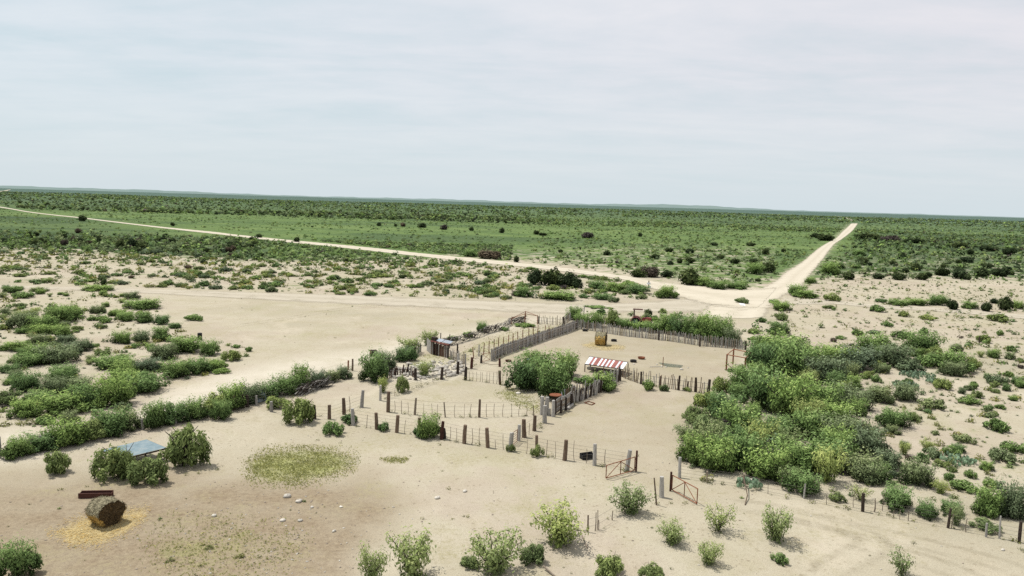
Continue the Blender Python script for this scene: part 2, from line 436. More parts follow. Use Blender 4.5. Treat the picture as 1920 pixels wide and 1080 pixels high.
t = NT('sandy_ground')
P = t.pos()
nb = t.noise(P, 0.035, 6, 0.6)
nm = t.noise(P, 0.35, 6, 0.65)
nf = t.noise(P, 3.0, 5, 0.7)
nx = t.noise(P, 13.0, 4, 0.75)
nveg = t.noise(P, 0.16, 7, 0.7)
sand = t.ramp(nb, [(0.3, (0.305, 0.282, 0.212)), (0.42, (0.345, 0.310, 0.234)), (0.5, (0.378, 0.343, 0.264)), (0.58, (0.352, 0.305, 0.242)), (0.7, (0.326, 0.298, 0.220))])
sand = t.mix(t.math('MULTIPLY', t.ramp(nm, [(0.45, 0.0), (0.72, 1.0)]), 0.5), sand, (0.33, 0.285, 0.205))
sand = t.mix(t.math('MULTIPLY', t.ramp(nf, [(0.5, 0.0), (0.75, 1.0)]), 0.5), sand, (0.25, 0.21, 0.15))
# broad stains: worn pale ground, olive bloom, pinkish silt
ns = t.noise(t.n('ShaderNodeMapping', Vector=P, Scale=(1.0, 0.6, 1.0), Location=(31, 7, 0)).outputs[0], 0.11, 6, 0.7, 0.6)
sand = t.mix(t.ramp(ns, [(0.53, 0.0), (0.66, 0.55)]), sand, (0.305, 0.282, 0.185))
sand = t.mix(t.ramp(ns, [(0.32, 0.5), (0.45, 0.0)]), sand, (0.45, 0.40, 0.315))
# hoof prints and droppings
vh = t.n('ShaderNodeTexVoronoi', Vector=P, Scale=1.9, Randomness=1.0).outputs['Distance']
hoof = t.math('MULTIPLY', t.ramp(vh, [(0.08, 1.0), (0.24, 0.0)]), t.ramp(nm, [(0.40, 0.1), (0.6, 0.75)]))
sand = t.mix(hoof, sand, (0.20, 0.165, 0.115))
# trampled brown earth
bm_ = t.math('MULTIPLY', t.attr('brown'), t.ramp(t.math('ADD', t.math('MULTIPLY', nm, 0.6), t.math('MULTIPLY', nb, 0.5)), [(0.30, 0.45), (0.6, 1.0)]))
brn = t.ramp(nf, [(0.3, (0.165, 0.125, 0.085)), (0.55, (0.238, 0.19, 0.13)), (0.75, (0.30, 0.246, 0.172))])
sand = t.mix(bm_, sand, brn)
# pale dust and limestone
pm = t.math('MULTIPLY', t.attr('pale'), t.ramp(nm, [(0.3, 0.45), (0.6, 1.0)]))
sand = t.mix(pm, sand, (0.475, 0.435, 0.36))
# thin dry growth creeping over the sand
thin = t.math('MULTIPLY', t.ramp(nveg, [(0.50, 0.0), (0.66, 1.0)]), t.ramp(nf, [(0.40, 0.0), (0.62, 0.62)]))
sand = t.mix(thin, sand, (0.26, 0.235, 0.125))
# straw
st = t.ramp(t.math('ADD', t.attr('straw'), t.math('MULTIPLY_ADD', nm, 0.9, t.math('MULTIPLY_ADD', nf, 0.6, -0.75))), [(0.35, 0.0), (0.75, 0.9)])
st = t.math('MULTIPLY', st, t.ramp(t.attr('straw'), [(0.0, 0.0), (0.15, 1.0)]))
sand = t.mix(st, sand, t.ramp(nf, [(0.3, (0.32, 0.245, 0.125)), (0.7, (0.46, 0.375, 0.19))]))
# green cover
gcol = t.ramp(t.math('MULTIPLY_ADD', nb, 0.6, t.math('MULTIPLY', nveg, 0.5)), [(0.35, (0.058, 0.088, 0.036)), (0.52, (0.085, 0.132, 0.046)), (0.64, (0.122, 0.174, 0.058)), (0.76, (0.135, 0.142, 0.066))])
nband = t.noise(t.n('ShaderNodeMapping', Vector=P, Scale=(0.35, 1.0, 1.0)).outputs[0], 0.014, 5, 0.65, 0.4)
gcol = t.mix(t.ramp(nband, [(0.50, 0.0), (0.62, 0.6)]), gcol, (0.135, 0.185, 0.068))
gcol = t.mix(t.ramp(nband, [(0.36, 0.65), (0.48, 0.0)]), gcol, (0.055, 0.085, 0.042))
nsp = t.noise(P, 0.5, 4, 0.8)
gcol = t.mix(0.8, gcol, t.ramp(nsp, [(0.3, 0.35), (0.48, 0.95), (0.7, 1.4)]), 'MULTIPLY')
gcol = t.mix(t.math('MULTIPLY', t.attr('dense'), t.ramp(nband, [(0.38, 0.85), (0.62, 0.25)])), gcol, (0.040, 0.062, 0.034))
gcol = t.mix(t.attr('far'), gcol, (0.070, 0.110, 0.090))  # bluish with distance: haze painted into the ground colour
gf = t.math('ADD', t.math('MULTIPLY', t.attr('green'), 1.55), t.math('MULTIPLY_ADD', nveg, 2.6, t.math('MULTIPLY_ADD', nm, 1.2, -2.45)))
gf = t.math('MULTIPLY', t.ramp(gf, [(0.30, 0.0), (0.62, 1.0)]), t.ramp(t.attr('green'), [(0.02, 0.0), (0.15, 1.0)]))
colr = t.mix(gf, sand, gcol)
# the grassy hollow
gm = t.math('ADD', t.attr('grass'), t.math('MULTIPLY_ADD', nm, 1.0, t.math('MULTIPLY_ADD', nf, 0.5, -0.78)))
gm = t.math('MULTIPLY', t.ramp(gm, [(0.40, 0.0), (0.90, 0.80)]), t.ramp(t.attr('grass'), [(0.02, 0.0), (0.15, 1.0)]))
colr = t.mix(gm, colr, t.ramp(nm, [(0.3, (0.17, 0.18, 0.075)), (0.55, (0.25, 0.265, 0.095)), (0.75, (0.20, 0.235, 0.085))]))
# grit
grit = t.ramp(nx, [(0.28, 0.5), (0.5, 1.0), (0.72, 1.22)])
colr = t.mix(0.85, colr, grit, 'MULTIPLY')
bh = t.math('MULTIPLY_ADD', nf, 0.5, t.math('MULTIPLY', nx, 0.35))
GROUND = t.finish(colr, 0.97, t.bump(bh, 0.55, 0.06), spec=0.05)
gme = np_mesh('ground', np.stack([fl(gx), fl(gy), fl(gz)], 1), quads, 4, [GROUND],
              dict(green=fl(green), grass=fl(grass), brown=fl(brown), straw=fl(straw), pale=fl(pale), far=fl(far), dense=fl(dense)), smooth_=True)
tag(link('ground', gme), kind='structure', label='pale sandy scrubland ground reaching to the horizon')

# ------------------------------------------------------------------ roads: sheets laid on the ground with crumbling edges
t = NT('dirt_road')
P = t.pos()
a = t.noise(P, 0.25, 6, 0.65); b = t.noise(P, 2.2, 5, 0.7)
rc = t.ramp(a, [(0.3, (0.355, 0.32, 0.245)), (0.5, (0.43, 0.388, 0.31)), (0.72, (0.385, 0.345, 0.27))])
rc = t.mix(t.math('MULTIPLY', t.ramp(b, [(0.5, 0.0), (0.72, 1.0)]), 0.4), rc, (0.36, 0.305, 0.23))
rut = t.attr('rut')
rc = t.mix(t.math('MULTIPLY', rut, t.ramp(a, [(0.3, 0.35), (0.7, 0.9)])), rc, (0.52, 0.475, 0.39))
edge = t.attr('edge')
al = t.ramp(t.math('ADD', edge, t.math('MULTIPLY_ADD', a, 1.5, t.math('MULTIPLY_ADD', b, 0.6, -1.08))), [(0.22, 0.0), (0.52, 1.0)])
t.finish(rc, 0.97, t.bump(b, 0.4, 0.05), spec=0.05)
pb = [n for n in t.t.nodes if n.type == 'BSDF_PRINCIPLED'][0]
t.t.links.new(al, pb.inputs['Alpha'])
ROAD = t.mat
TRACK = ROAD.copy(); TRACK.name = 'dirt_track'
for nd_ in TRACK.node_tree.nodes:
    if nd_.type == 'VALTORGB' and abs(nd_.color_ramp.elements[-1].position - 0.52) < 1e-4:
        nd_.color_ramp.elements[-1].color = (0.8, 0.8, 0.8, 1); nd_.color_ramp.elements[-1].position = 0.9

def strip(name, rows, label, lift=0.012, nseg=7, across=9, mat=None):
    """rows: (xa, ya, xb, yb) photo survey marks of both edges along the road"""
    A = [G(r[0], r[1]) for r in rows]; B = [G(r[2], r[3]) for r in rows]
    def cr(p0, p1, p2, p3, u):
        return 0.5 * ((2 * p1) + (p2 - p0) * u + (2 * p0 - 5 * p1 + 4 * p2 - p3) * u * u + (3 * p1 - p0 - 3 * p2 + p3) * u ** 3)
    LA, LB = [], []
    n = len(rows)
    for i in range(n - 1):
        for k in range(nseg):
            u_ = k / nseg
            for Lst, src in ((LA, A), (LB, B)):
                Lst.append(cr(src[max(i - 1, 0)], src[i], src[i + 1], src[min(i + 2, n - 1)], u_))
    LA.append(A[-1]); LB.append(B[-1])
    V, E, RU = [], [], []
    m = len(LA)
    for i in range(m):
        for j in range(across):
            s_ = j / (across - 1)
            p = LA[i].lerp(LB[i], s_)
            d = math.hypot(p.x, p.y)
            V.append((p.x, p.y, float(terrain(np.float64(p.x), np.float64(p.y))) + lift + d * 0.00012))
            ee = min(s_, 1 - s_) * 2
            if i == 0 or i == m - 1: ee = 0
            E.append(min(1.0, ee * 2.2)); RU.append(math.exp(-((abs(s_ - 0.5) - 0.2) / 0.09) ** 2))
    Fc = []
    for i in range(m - 1):
        for j in range(across - 1):
            q0 = i * across + j
            Fc += [q0, q0 + 1, q0 + across + 1, q0 + across]
    me = np_mesh(name, V, Fc, 4, [mat or ROAD], dict(edge=E, rut=RU))
    tag(link(name, me), kind='structure', label=label)

strip('dirt_road', [(1296, 598, 1440, 598), (1315, 575, 1462, 566), (1345, 556, 1484, 552), (1402, 545, 1504, 540), (1440, 532, 1512, 532), (1467, 512, 1526, 512), (1502, 490, 1543, 490), (1531, 467, 1559, 467),
                    (1549, 456, 1568, 456), (1567, 446, 1583, 446), (1580, 432, 1600, 432), (1595, 419, 1610, 419)], 'straight pale dirt road running to the horizon', lift=0.02)
strip('dirt_road', [(1592, 413.5, 1601, 413.5), (1585, 409.0, 1594, 409.5), (1568, 404.6, 1577, 405)], 'farthest bend of the pale dirt road', lift=0.3)
strip('dirt_road', [(1462, 536, 1420, 584), (1390, 540, 1340, 578), (1320, 535, 1260, 556), (1235, 528, 1215, 540), (1177, 517.5, 1172, 526), (1120, 510, 1112, 517), (1060, 502, 1050, 509), (995, 495, 990, 502), (900, 485, 895, 493), (800, 475.5, 795, 482.5), (700, 464.5, 697, 471.5),
                    (600, 455, 598, 460.5), (530, 448.5, 528, 454), (440, 439.5, 440, 443.5), (400, 434.5, 400, 439), (300, 425, 300, 427.8), (213, 415, 213, 417.2), (150, 407.4, 150, 409.4), (100, 402.4, 100, 404.1), (50, 396, 50, 397.8), (0, 387.2, 0, 389.3), (-80, 376, -80, 379)],
      'pale dirt road cutting left across the green scrub', lift=0.045)
strip('dirt_track', [(1420, 548, 1400, 585), (1300, 556, 1300, 590), (1180, 566, 1180, 588), (1090, 568, 1090, 592), (960, 563, 960, 588), (780, 556, 780, 578), (600, 550, 600, 570), (420, 545, 420, 560), (250, 540, 250, 550), (120, 537.5, 120, 545), (0, 533, 0, 541), (-150, 528, -150, 536)],
      'faint pale track along the upper edge of the sandy flat', lift=0.012, mat=TRACK)
strip('dirt_track', [(1470, 556, 1440, 575), (1560, 562, 1560, 572), (1640, 570, 1640, 579), (1760, 576, 1760, 586), (1920, 589, 1920, 600), (2050, 600, 2050, 612)], 'faint pale track crossing the flat on the right', lift=0.032, mat=TRACK)
strip('dirt_track', [(-20, 362.5, -20, 364), (8, 357.4, 8, 358.6), (20, 355.6, 20, 356.6)], 'tiny far track at the left edge', lift=0.6)

# ------------------------------------------------------------------ far hills
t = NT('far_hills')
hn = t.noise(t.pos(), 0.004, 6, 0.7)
FARH = t.finish(t.ramp(hn, [(0.3, (0.115, 0.165, 0.165)), (0.55, (0.165, 0.215, 0.205)), (0.75, (0.22, 0.255, 0.225))]), 1.0, spec=0.0)  # blue-green base colour carries the distance haze
def hills(name, R, prof, w, label):
    V, Fc = [], []
    A = np.linspace(-62, 62, 260)
    for a_ in A:
        ar = math.radians(a_)
        px, _ = 960 + F * math.tan(ar), 0
        tp = max(0.5, float(np.interp(px, [q[0] for q in prof], [q[1] for q in prof])) / F * R + HC + 3 * math.sin(a_ * 1.9) + 2 * math.sin(a_ * 5.3 + 1))
        for k, (dr, f_) in enumerate(((-w, -0.02), (-w * 0.45, 0.55), (0, 1.0), (w * 0.6, 0.8), (w * 1.5, -0.02))):
            rr = (R + dr) / max(0.4, math.cos(ar)) if False else R + dr
            V.append((rr * math.tan(ar) if abs(a_) < 62.1 else 0, rr, tp * f_))
    for i in range(len(A) - 1):
        for k in range(4):
            q0 = i * 5 + k
            Fc += [q0, q0 + 5, q0 + 6, q0 + 1]
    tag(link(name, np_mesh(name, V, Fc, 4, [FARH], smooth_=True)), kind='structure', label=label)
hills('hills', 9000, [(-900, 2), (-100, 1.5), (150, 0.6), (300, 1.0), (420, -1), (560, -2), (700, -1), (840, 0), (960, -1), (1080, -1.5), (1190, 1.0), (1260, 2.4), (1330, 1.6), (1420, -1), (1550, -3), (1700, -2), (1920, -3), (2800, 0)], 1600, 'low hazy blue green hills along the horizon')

# faint wheel tracks worn into the sand
t = NT('wheel_track')
P = t.pos(); a = t.noise(P, 0.7, 5, 0.7); b = t.noise(P, 5.0, 4, 0.7)
wc = t.ramp(b, [(0.3, (0.20, 0.175, 0.115)), (0.7, (0.33, 0.29, 0.20))])
al = t.math('MULTIPLY', t.attr('edge'), t.ramp(a, [(0.38, 0.0), (0.7, 0.26)]))
t.finish(wc, 0.97, spec=0.05)
t.t.links.new(al, [n for n in t.t.nodes if n.type == 'BSDF_PRINCIPLED'][0].inputs['Alpha'])
WHEEL = t.mat
def ruts(marks, label, gauge=1.7, wd=0.42, lift=0.02):
    pts = [G(*m_) for m_ in marks]
    S_ = []
    for i in range(len(pts) - 1):
        p0, p1, p2, p3 = pts[max(i - 1, 0)], pts[i], pts[i + 1], pts[min(i + 2, len(pts) - 1)]
        for k in range(10):
            u_ = k / 10; S_.append(0.5 * ((2 * p1) + (p2 - p0) * u_ + (2 * p0 - 5 * p1 + 4 * p2 - p3) * u_ * u_ + (3 * p1 - p0 - 3 * p2 + p3) * u_ ** 3))
    S_.append(pts[-1])
    V, Fc, E = [], [], []
    for off in (-gauge / 2, gauge / 2):
        b0 = len(V); n_ = len(S_)
        for i, q in enumerate(S_):
            d = (S_[min(i + 1, n_ - 1)] - S_[max(i - 1, 0)]); d = Vector((d.x, d.y, 0)).normalized(); sd = Vector((-d.y, d.x, 0))
            end = min(1.0, i / 6, (n_ - 1 - i) / 6)
            for s_, e_ in ((-wd, 0.0), (-wd * .3, 1.0), (wd * .3, 1.0), (wd, 0.0)):
                V.append((q.x + sd.x * (off + s_), q.y + sd.y * (off + s_), lift)); E.append(e_ * end)
        for i in range(n_ - 1):
            for k in range(3):
                q0 = b0 + i * 4 + k; Fc += [q0, q0 + 1, q0 + 5, q0 + 4]
    tag(link('wheel_track', np_mesh('wheel_track', V, Fc, 4, [WHEEL], dict(edge=E))), kind='structure', label=label)
ruts([(1500, 1140), (1560, 1068), (1640, 1018), (1560, 985), (1440, 960)], 'curved wheel ruts on the open sand below the thicket')
ruts([(2000, 1110), (1880, 1060), (1740, 1022), (1600, 990), (1450, 955), (1330, 945)], 'long wheel ruts following the thicket fence')
ruts([(1960, 1160), (1800, 1076), (1660, 1030), (1560, 1010)], 'faint wheel ruts crossing the lower right sand', lift=0.016)
ruts([(1310, 560), (1150, 592), (980, 606), (820, 640), (660, 682), (480, 728), (330, 775)], 'wheel ruts along the outside of the west fence', lift=0.024)
ruts([(1240, 566), (1000, 578), (700, 575), (520, 600), (420, 615)], 'wheel ruts curving over the sandy flat', lift=0.028)
# ------------------------------------------------------------------ plants
def leaf_quads(rng, P, N, hl, hw, droop=0.0):
    """one small pointed leaf spray (a diamond) at each point"""
    n = len(P)
    N = N / (np.linalg.norm(N, axis=1, keepdims=True) + 1e-9)
    T = rng.normal(size=(n, 3)); T[:, 2] -= droop
    T -= N * (T * N).sum(1, keepdims=True)
    T /= np.linalg.norm(T, axis=1, keepdims=True) + 1e-9
    B = np.cross(N, T)
    k = rng.uniform(0.65, 1.35, (n, 1))
    V = np.stack([P - T * hl * k, P + B * hw * k, P + T * hl * k, P - B * hw * k], 1)
    return V.reshape(-1, 3)

def lobes_points(rng, lobes, n, inner=0.5):
    L = np.asarray(lobes)                      # x, y, z, r, zscale
    w = L[:, 3] ** 2; w = w / w.sum()
    k = rng.choice(len(L), n, p=w)
    D = rng.normal(size=(n, 3)); D /= np.linalg.norm(D, axis=1, keepdims=True)
    rr = (rng.uniform(inner ** 3, 1, n) ** (1 / 3))
    rr *= 1 + 0.16 * np.sin(D[:, 0] * 7 + k * 2.1) * np.sin(D[:, 1] * 6 + D[:, 2] * 5 + k)
    rr *= np.where(rng.uniform(size=n) < 0.14, rng.uniform(1.0, 1.45, n), 1.0)
    P = L[k, :3] + D * (L[k, 3] * rr)[:, None] * np.stack([np.ones(n), np.ones(n), L[k, 4]], 1)
    N = D + rng.normal(size=(n, 3)) * 0.42 + np.array([0, 0, 0.55])
    dep = rr                                    # depth in the lobe, for the crown shade put into the tint
    return P, N, dep, k

def cloud(seed, n, lobes, hl, hw, zmin=0.02, inner=0.5, bias=0.0):
    rng = np.random.default_rng(seed)
    P, N, dep, k = lobes_points(rng, lobes, n, inner)
    ok = P[:, 2] > zmin
    P, N, dep, k = P[ok], N[ok], dep[ok], k[ok]
    V = leaf_quads(rng, P, N, hl, hw)
    lob = rng.uniform(-0.26, 0.20, len(lobes))[k]
    tint = np.clip(0.02 + bias + 0.36 * np.clip(P[:, 2], 0, 1.1) + 0.62 * np.clip(dep - 0.62, 0, 0.6) + lob - 0.22 * np.clip(0.30 - P[:, 2], 0, 0.3) / 0.3 * (bias < 0.3) + rng.normal(size=len(P)) * 0.13, 0, 1)  # darker inside and near the foot: crown shade painted into the tint
    return V, np.repeat(tint, 4)

def dome_lobes(seed, n, spread=0.62, r=(0.26, 0.42), flat=0.85, hmax=0.62):
    rng = np.random.default_rng(seed)
    out = [(0, 0, 0.36, 0.46, 0.85)]
    for i in range(n):
        a = rng.uniform(0, 2 * math.pi); q = spread * math.sqrt(rng.uniform(0.05, 1))
        rr = rng.uniform(*r)
        top = hmax * (1 - 0.55 * (q / spread) ** 2) * rng.uniform(0.75, 1.2)
        z = rng.uniform(rr * 0.75, max(rr * 0.8, top))
        out.append((q * math.cos(a), q * math.sin(a), z, rr, flat))
    return out

def stems_mesh(name, seed, n, spread, height, r0, wob=0.12, sides=5):
    rnd = random.Random(seed)
    mb = MB()
    paths = []
    for i in range(n):
        a = 2 * math.pi * (i + rnd.uniform(-0.3, 0.3)) / n
        q = spread * rnd.uniform(0.35, 1.0); h = height * rnd.uniform(0.7, 1.05)
        pts = []
        for s in range(5):
            u_ = s / 4
            pts.append((q * u_ ** 1.25 * math.cos(a) + rnd.uniform(-wob, wob) * u_, q * u_ ** 1.25 * math.sin(a) + rnd.uniform(-wob, wob) * u_, h * u_ ** 0.85))
        mb.path(pts, r0 * rnd.uniform(0.7, 1.1), r0 * 0.2, n=sides)
        paths.append(pts)
    me = bpy.data.meshes.new(name)
    me.from_pydata(mb.v, [], mb.f); me.materials.append(M['bark']); me.update()
    return me, paths

def np_leaves(name, V, tint, mat):
    return np_mesh(name, V, np.arange(len(V)), 4, [mat], dict(tint=tint))

VAR = {}
def wispy(seed, n_stems, leaves, hl, hw, spread=0.8, base_fill=0.25):
    """open crown: leaves strung along upright stems"""
    me, paths = stems_mesh('trunk', seed, n_stems, spread, 0.92, 0.03, wob=0.10)
    rng = np.random.default_rng(seed + 500)
    PP, NN, TT = [], [], []
    per = leaves // n_stems
    for pts in paths:
        pts = np.asarray(pts)
        u_ = rng.beta(2.6, 1.35, per) * 4
        i = np.minimum(u_.astype(int), 3); f_ = (u_ - i)[:, None]
        c = pts[i] * (1 - f_) + pts[i + 1] * f_
        rad = 0.055 + 0.12 * np.sin(np.clip(u_ / 4, 0, 1) * math.pi * 0.8)
        D = rng.normal(size=(per, 3))
        p = c + D * rad[:, None] * 0.75
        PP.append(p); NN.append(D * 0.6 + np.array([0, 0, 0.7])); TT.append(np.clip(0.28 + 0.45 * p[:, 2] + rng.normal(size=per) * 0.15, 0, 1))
    if base_fill > 0:
        nb_ = int(leaves * base_fill)
        L = [(0, 0, 0.18, 0.34, 0.75), (0.25, 0.1, 0.16, 0.26, 0.8), (-0.2, 0.15, 0.15, 0.25, 0.8), (0.0, -0.25, 0.14, 0.22, 0.8)]
        p, nrm, dep, k = lobes_points(rng, L, nb_)
        ok = p[:, 2] > 0.02
        PP.append(p[ok]); NN.append(nrm[ok]); TT.append(np.clip(0.07 + rng.normal(size=ok.sum()) * 0.10, 0, 1))  # dark core: shade at the bush foot put into the leaf tint
    P, N, T = np.concatenate(PP), np.concatenate(NN), np.concatenate(TT)
    ok = P[:, 2] > 0.02
    return me, leaf_quads(rng, P[ok], N[ok], hl, hw), np.repeat(T[ok], 4)

def add_variant(kind, trunk, V, tint, mat):
    VAR.setdefault(kind, []).append((np_leaves('crown', V, tint, M['leaf_' + mat]), trunk, (V, tint)))

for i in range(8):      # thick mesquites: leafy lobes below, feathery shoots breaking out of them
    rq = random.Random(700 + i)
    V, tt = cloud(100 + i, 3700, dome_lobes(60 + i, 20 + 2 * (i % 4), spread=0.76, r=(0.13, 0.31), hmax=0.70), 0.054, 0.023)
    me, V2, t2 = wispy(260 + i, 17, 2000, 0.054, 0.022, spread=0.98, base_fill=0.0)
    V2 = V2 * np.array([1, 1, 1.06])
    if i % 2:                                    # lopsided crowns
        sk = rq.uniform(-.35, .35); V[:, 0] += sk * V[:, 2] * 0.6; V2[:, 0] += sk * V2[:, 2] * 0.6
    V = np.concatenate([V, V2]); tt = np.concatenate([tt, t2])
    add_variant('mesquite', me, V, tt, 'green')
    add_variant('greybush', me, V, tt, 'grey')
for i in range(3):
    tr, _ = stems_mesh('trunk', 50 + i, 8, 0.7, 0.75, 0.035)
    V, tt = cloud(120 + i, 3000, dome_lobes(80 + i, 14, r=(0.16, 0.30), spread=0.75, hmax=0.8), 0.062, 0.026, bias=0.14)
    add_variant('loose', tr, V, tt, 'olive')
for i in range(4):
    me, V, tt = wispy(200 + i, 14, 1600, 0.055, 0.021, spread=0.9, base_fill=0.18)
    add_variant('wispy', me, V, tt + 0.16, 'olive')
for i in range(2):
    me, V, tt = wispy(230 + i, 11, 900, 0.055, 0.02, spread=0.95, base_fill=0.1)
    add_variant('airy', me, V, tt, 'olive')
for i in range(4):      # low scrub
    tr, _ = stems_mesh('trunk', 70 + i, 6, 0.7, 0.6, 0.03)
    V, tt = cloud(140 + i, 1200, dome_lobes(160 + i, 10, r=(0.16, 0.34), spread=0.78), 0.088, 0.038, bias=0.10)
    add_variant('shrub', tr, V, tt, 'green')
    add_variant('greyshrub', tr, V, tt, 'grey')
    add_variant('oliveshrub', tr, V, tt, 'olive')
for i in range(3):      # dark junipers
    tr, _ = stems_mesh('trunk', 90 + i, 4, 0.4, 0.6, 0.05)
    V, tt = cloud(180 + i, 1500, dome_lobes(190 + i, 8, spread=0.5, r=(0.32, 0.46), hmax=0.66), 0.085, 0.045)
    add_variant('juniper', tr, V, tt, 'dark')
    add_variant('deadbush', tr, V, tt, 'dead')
for i in range(4):      # weeds: a flat tuft of blades
    V, tt = cloud(300 + i, 110, [(0, 0, 0.1, 0.6, 0.9), (0.38, 0.1, 0.05, 0.42, 0.9), (-0.26, 0.3, 0.05, 0.46, 0.8), (-0.18, -0.34, 0.05, 0.42, 0.9)], 0.22, 0.06, zmin=0.0, bias=0.38)
    add_variant('tuft', None, V, tt, 'weed')

WORDS = {'mesquite': 'bushy green mesquite', 'greybush': 'dull grey-green mesquite', 'loose': 'open olive mesquite', 'wispy': 'feathery olive mesquite', 'airy': 'thin airy mesquite',
         'shrub': 'low green shrub', 'greyshrub': 'low grey-green shrub', 'oliveshrub': 'low olive shrub', 'juniper': 'dark rounded juniper', 'deadbush': 'brownish bare bush', 'tuft': 'small weed tuft'}
CAT = {'juniper': 'juniper', 'tuft': 'weed', 'deadbush': 'bush', 'shrub': 'shrub', 'greyshrub': 'shrub', 'oliveshrub': 'shrub'}
NAME = {'juniper': 'juniper', 'tuft': 'weed_tuft', 'deadbush': 'bare_bush', 'shrub': 'shrub', 'greyshrub': 'shrub', 'oliveshrub': 'shrub'}
PLANTS = []         # everything that still needs a label
PLACED = []         # (x, y, r) of placed plants

def plant(kind, x, y, w, h, label=None, group=None, parts=None, z=None, rz=None):
    vs = VAR[kind]
    cm, tm, _ = vs[random.randrange(len(vs))]
    z = float(terrain(np.float64(x), np.float64(y))) if z is None else z
    if parts is None: parts = kind in ('mesquite', 'greybush', 'loose', 'wispy', 'airy')
    nm = NAME.get(kind, 'mesquite_tree'); cat = CAT.get(kind, 'tree')
    rz = random.uniform(0, 6.28) if rz is None else rz
    if parts and tm is not None:
        o = empty(nm, (x, y, z), label, cat, group, rz)
        link('crown', cm, o); link('trunk', tm, o)
    else:
        o = link(nm, cm, None, (x, y, z)); o.rotation_euler = (0, 0, rz)
        tag(o, label, cat, group)
    q = random.uniform(0.84, 1.2)
    o.scale = (w / 2 * q, w / 2 / q, h)
    PLACED.append((x, y, w / 2))
    if label is None: PLANTS.append((o, kind, x, y))
    return o

def plant_px(kind, px, py, wpx, hpx, label=None, **kw):
    """px, py: foot of the crown's near edge in the survey; wpx, hpx: its apparent size"""
    p = G(px, py); s = mpp(p)
    w = wpx * s
    el = math.atan2(HC, p.y)
    h = max(0.25, (hpx * s - 0.26 * w * math.sin(el)) / math.cos(el) * 1.04)
    h = min(h, w * 1.15)
    if kind in ('wispy', 'airy'): w *= 1.2
    return plant(kind, p.x, p.y + 0.34 * w, w * 1.04, h, label, **kw)

# the dense thicket to the right of the yard
THICKET = [(1470, 676, 105, 48, 'mesquite'), (1436, 702, 80, 56, 'mesquite'), (1505, 712, 115, 66, 'mesquite'), (1560, 722, 95, 52, 'greybush'), (1405, 742, 76, 54, 'mesquite'), (1440, 772, 115, 78, 'mesquite'), (1490, 792, 105, 82, 'mesquite'), (1548, 778, 90, 60, 'mesquite'), (1604, 770, 80, 46, 'greybush'), (1368, 792, 80, 52, 'mesquite'),
           (1338, 836, 84, 62, 'loose'), (1395, 822, 100, 60, 'mesquite'), (1303, 874, 58, 58, 'mesquite'), (1345, 893, 88, 62, 'mesquite'), (1402, 884, 100, 70, 'mesquite'), (1452, 908, 100, 60, 'mesquite'), (1532, 832, 100, 60, 'mesquite'), (1592, 842, 100, 60, 'greybush'), (1642, 858, 88, 52, 'greybush'), (1500, 892, 110, 62, 'mesquite'),
           (1562, 888, 110, 62, 'mesquite'), (1618, 900, 84, 48, 'greybush'), (1512, 932, 76, 46, 'mesquite'), (1455, 838, 90, 48, 'mesquite'), (1290, 832, 50, 36, 'wispy'), (1312, 800, 70, 46, 'loose'), (1330, 770, 56, 44, 'loose'), (1352, 738, 40, 36, 'loose'), (1655, 905, 60, 36, 'mesquite'), (1678, 884, 60, 36, 'greybush'), (1580, 800, 90, 44, 'mesquite'),
           (1582, 692, 80, 42, 'mesquite'), (1620, 698, 90, 44, 'greybush'), (1652, 672, 84, 46, 'mesquite'), (1692, 692, 80, 44, 'greybush'), (1735, 668, 70, 46, 'mesquite'), (1802, 700, 72, 40, 'mesquite'), (1765, 692, 70, 36, 'shrub'), (1546, 688, 70, 36, 'mesquite'), (1440, 655, 60, 30, 'loose'), (1716, 700, 60, 26, 'greyshrub'), (1480, 912, 56, 36, 'wispy')]
for px, py, w_, h_, k in THICKET: plant_px(k, px, py, w_, h_, group='mesquites of the dense thicket' if k != 'shrub' else None)

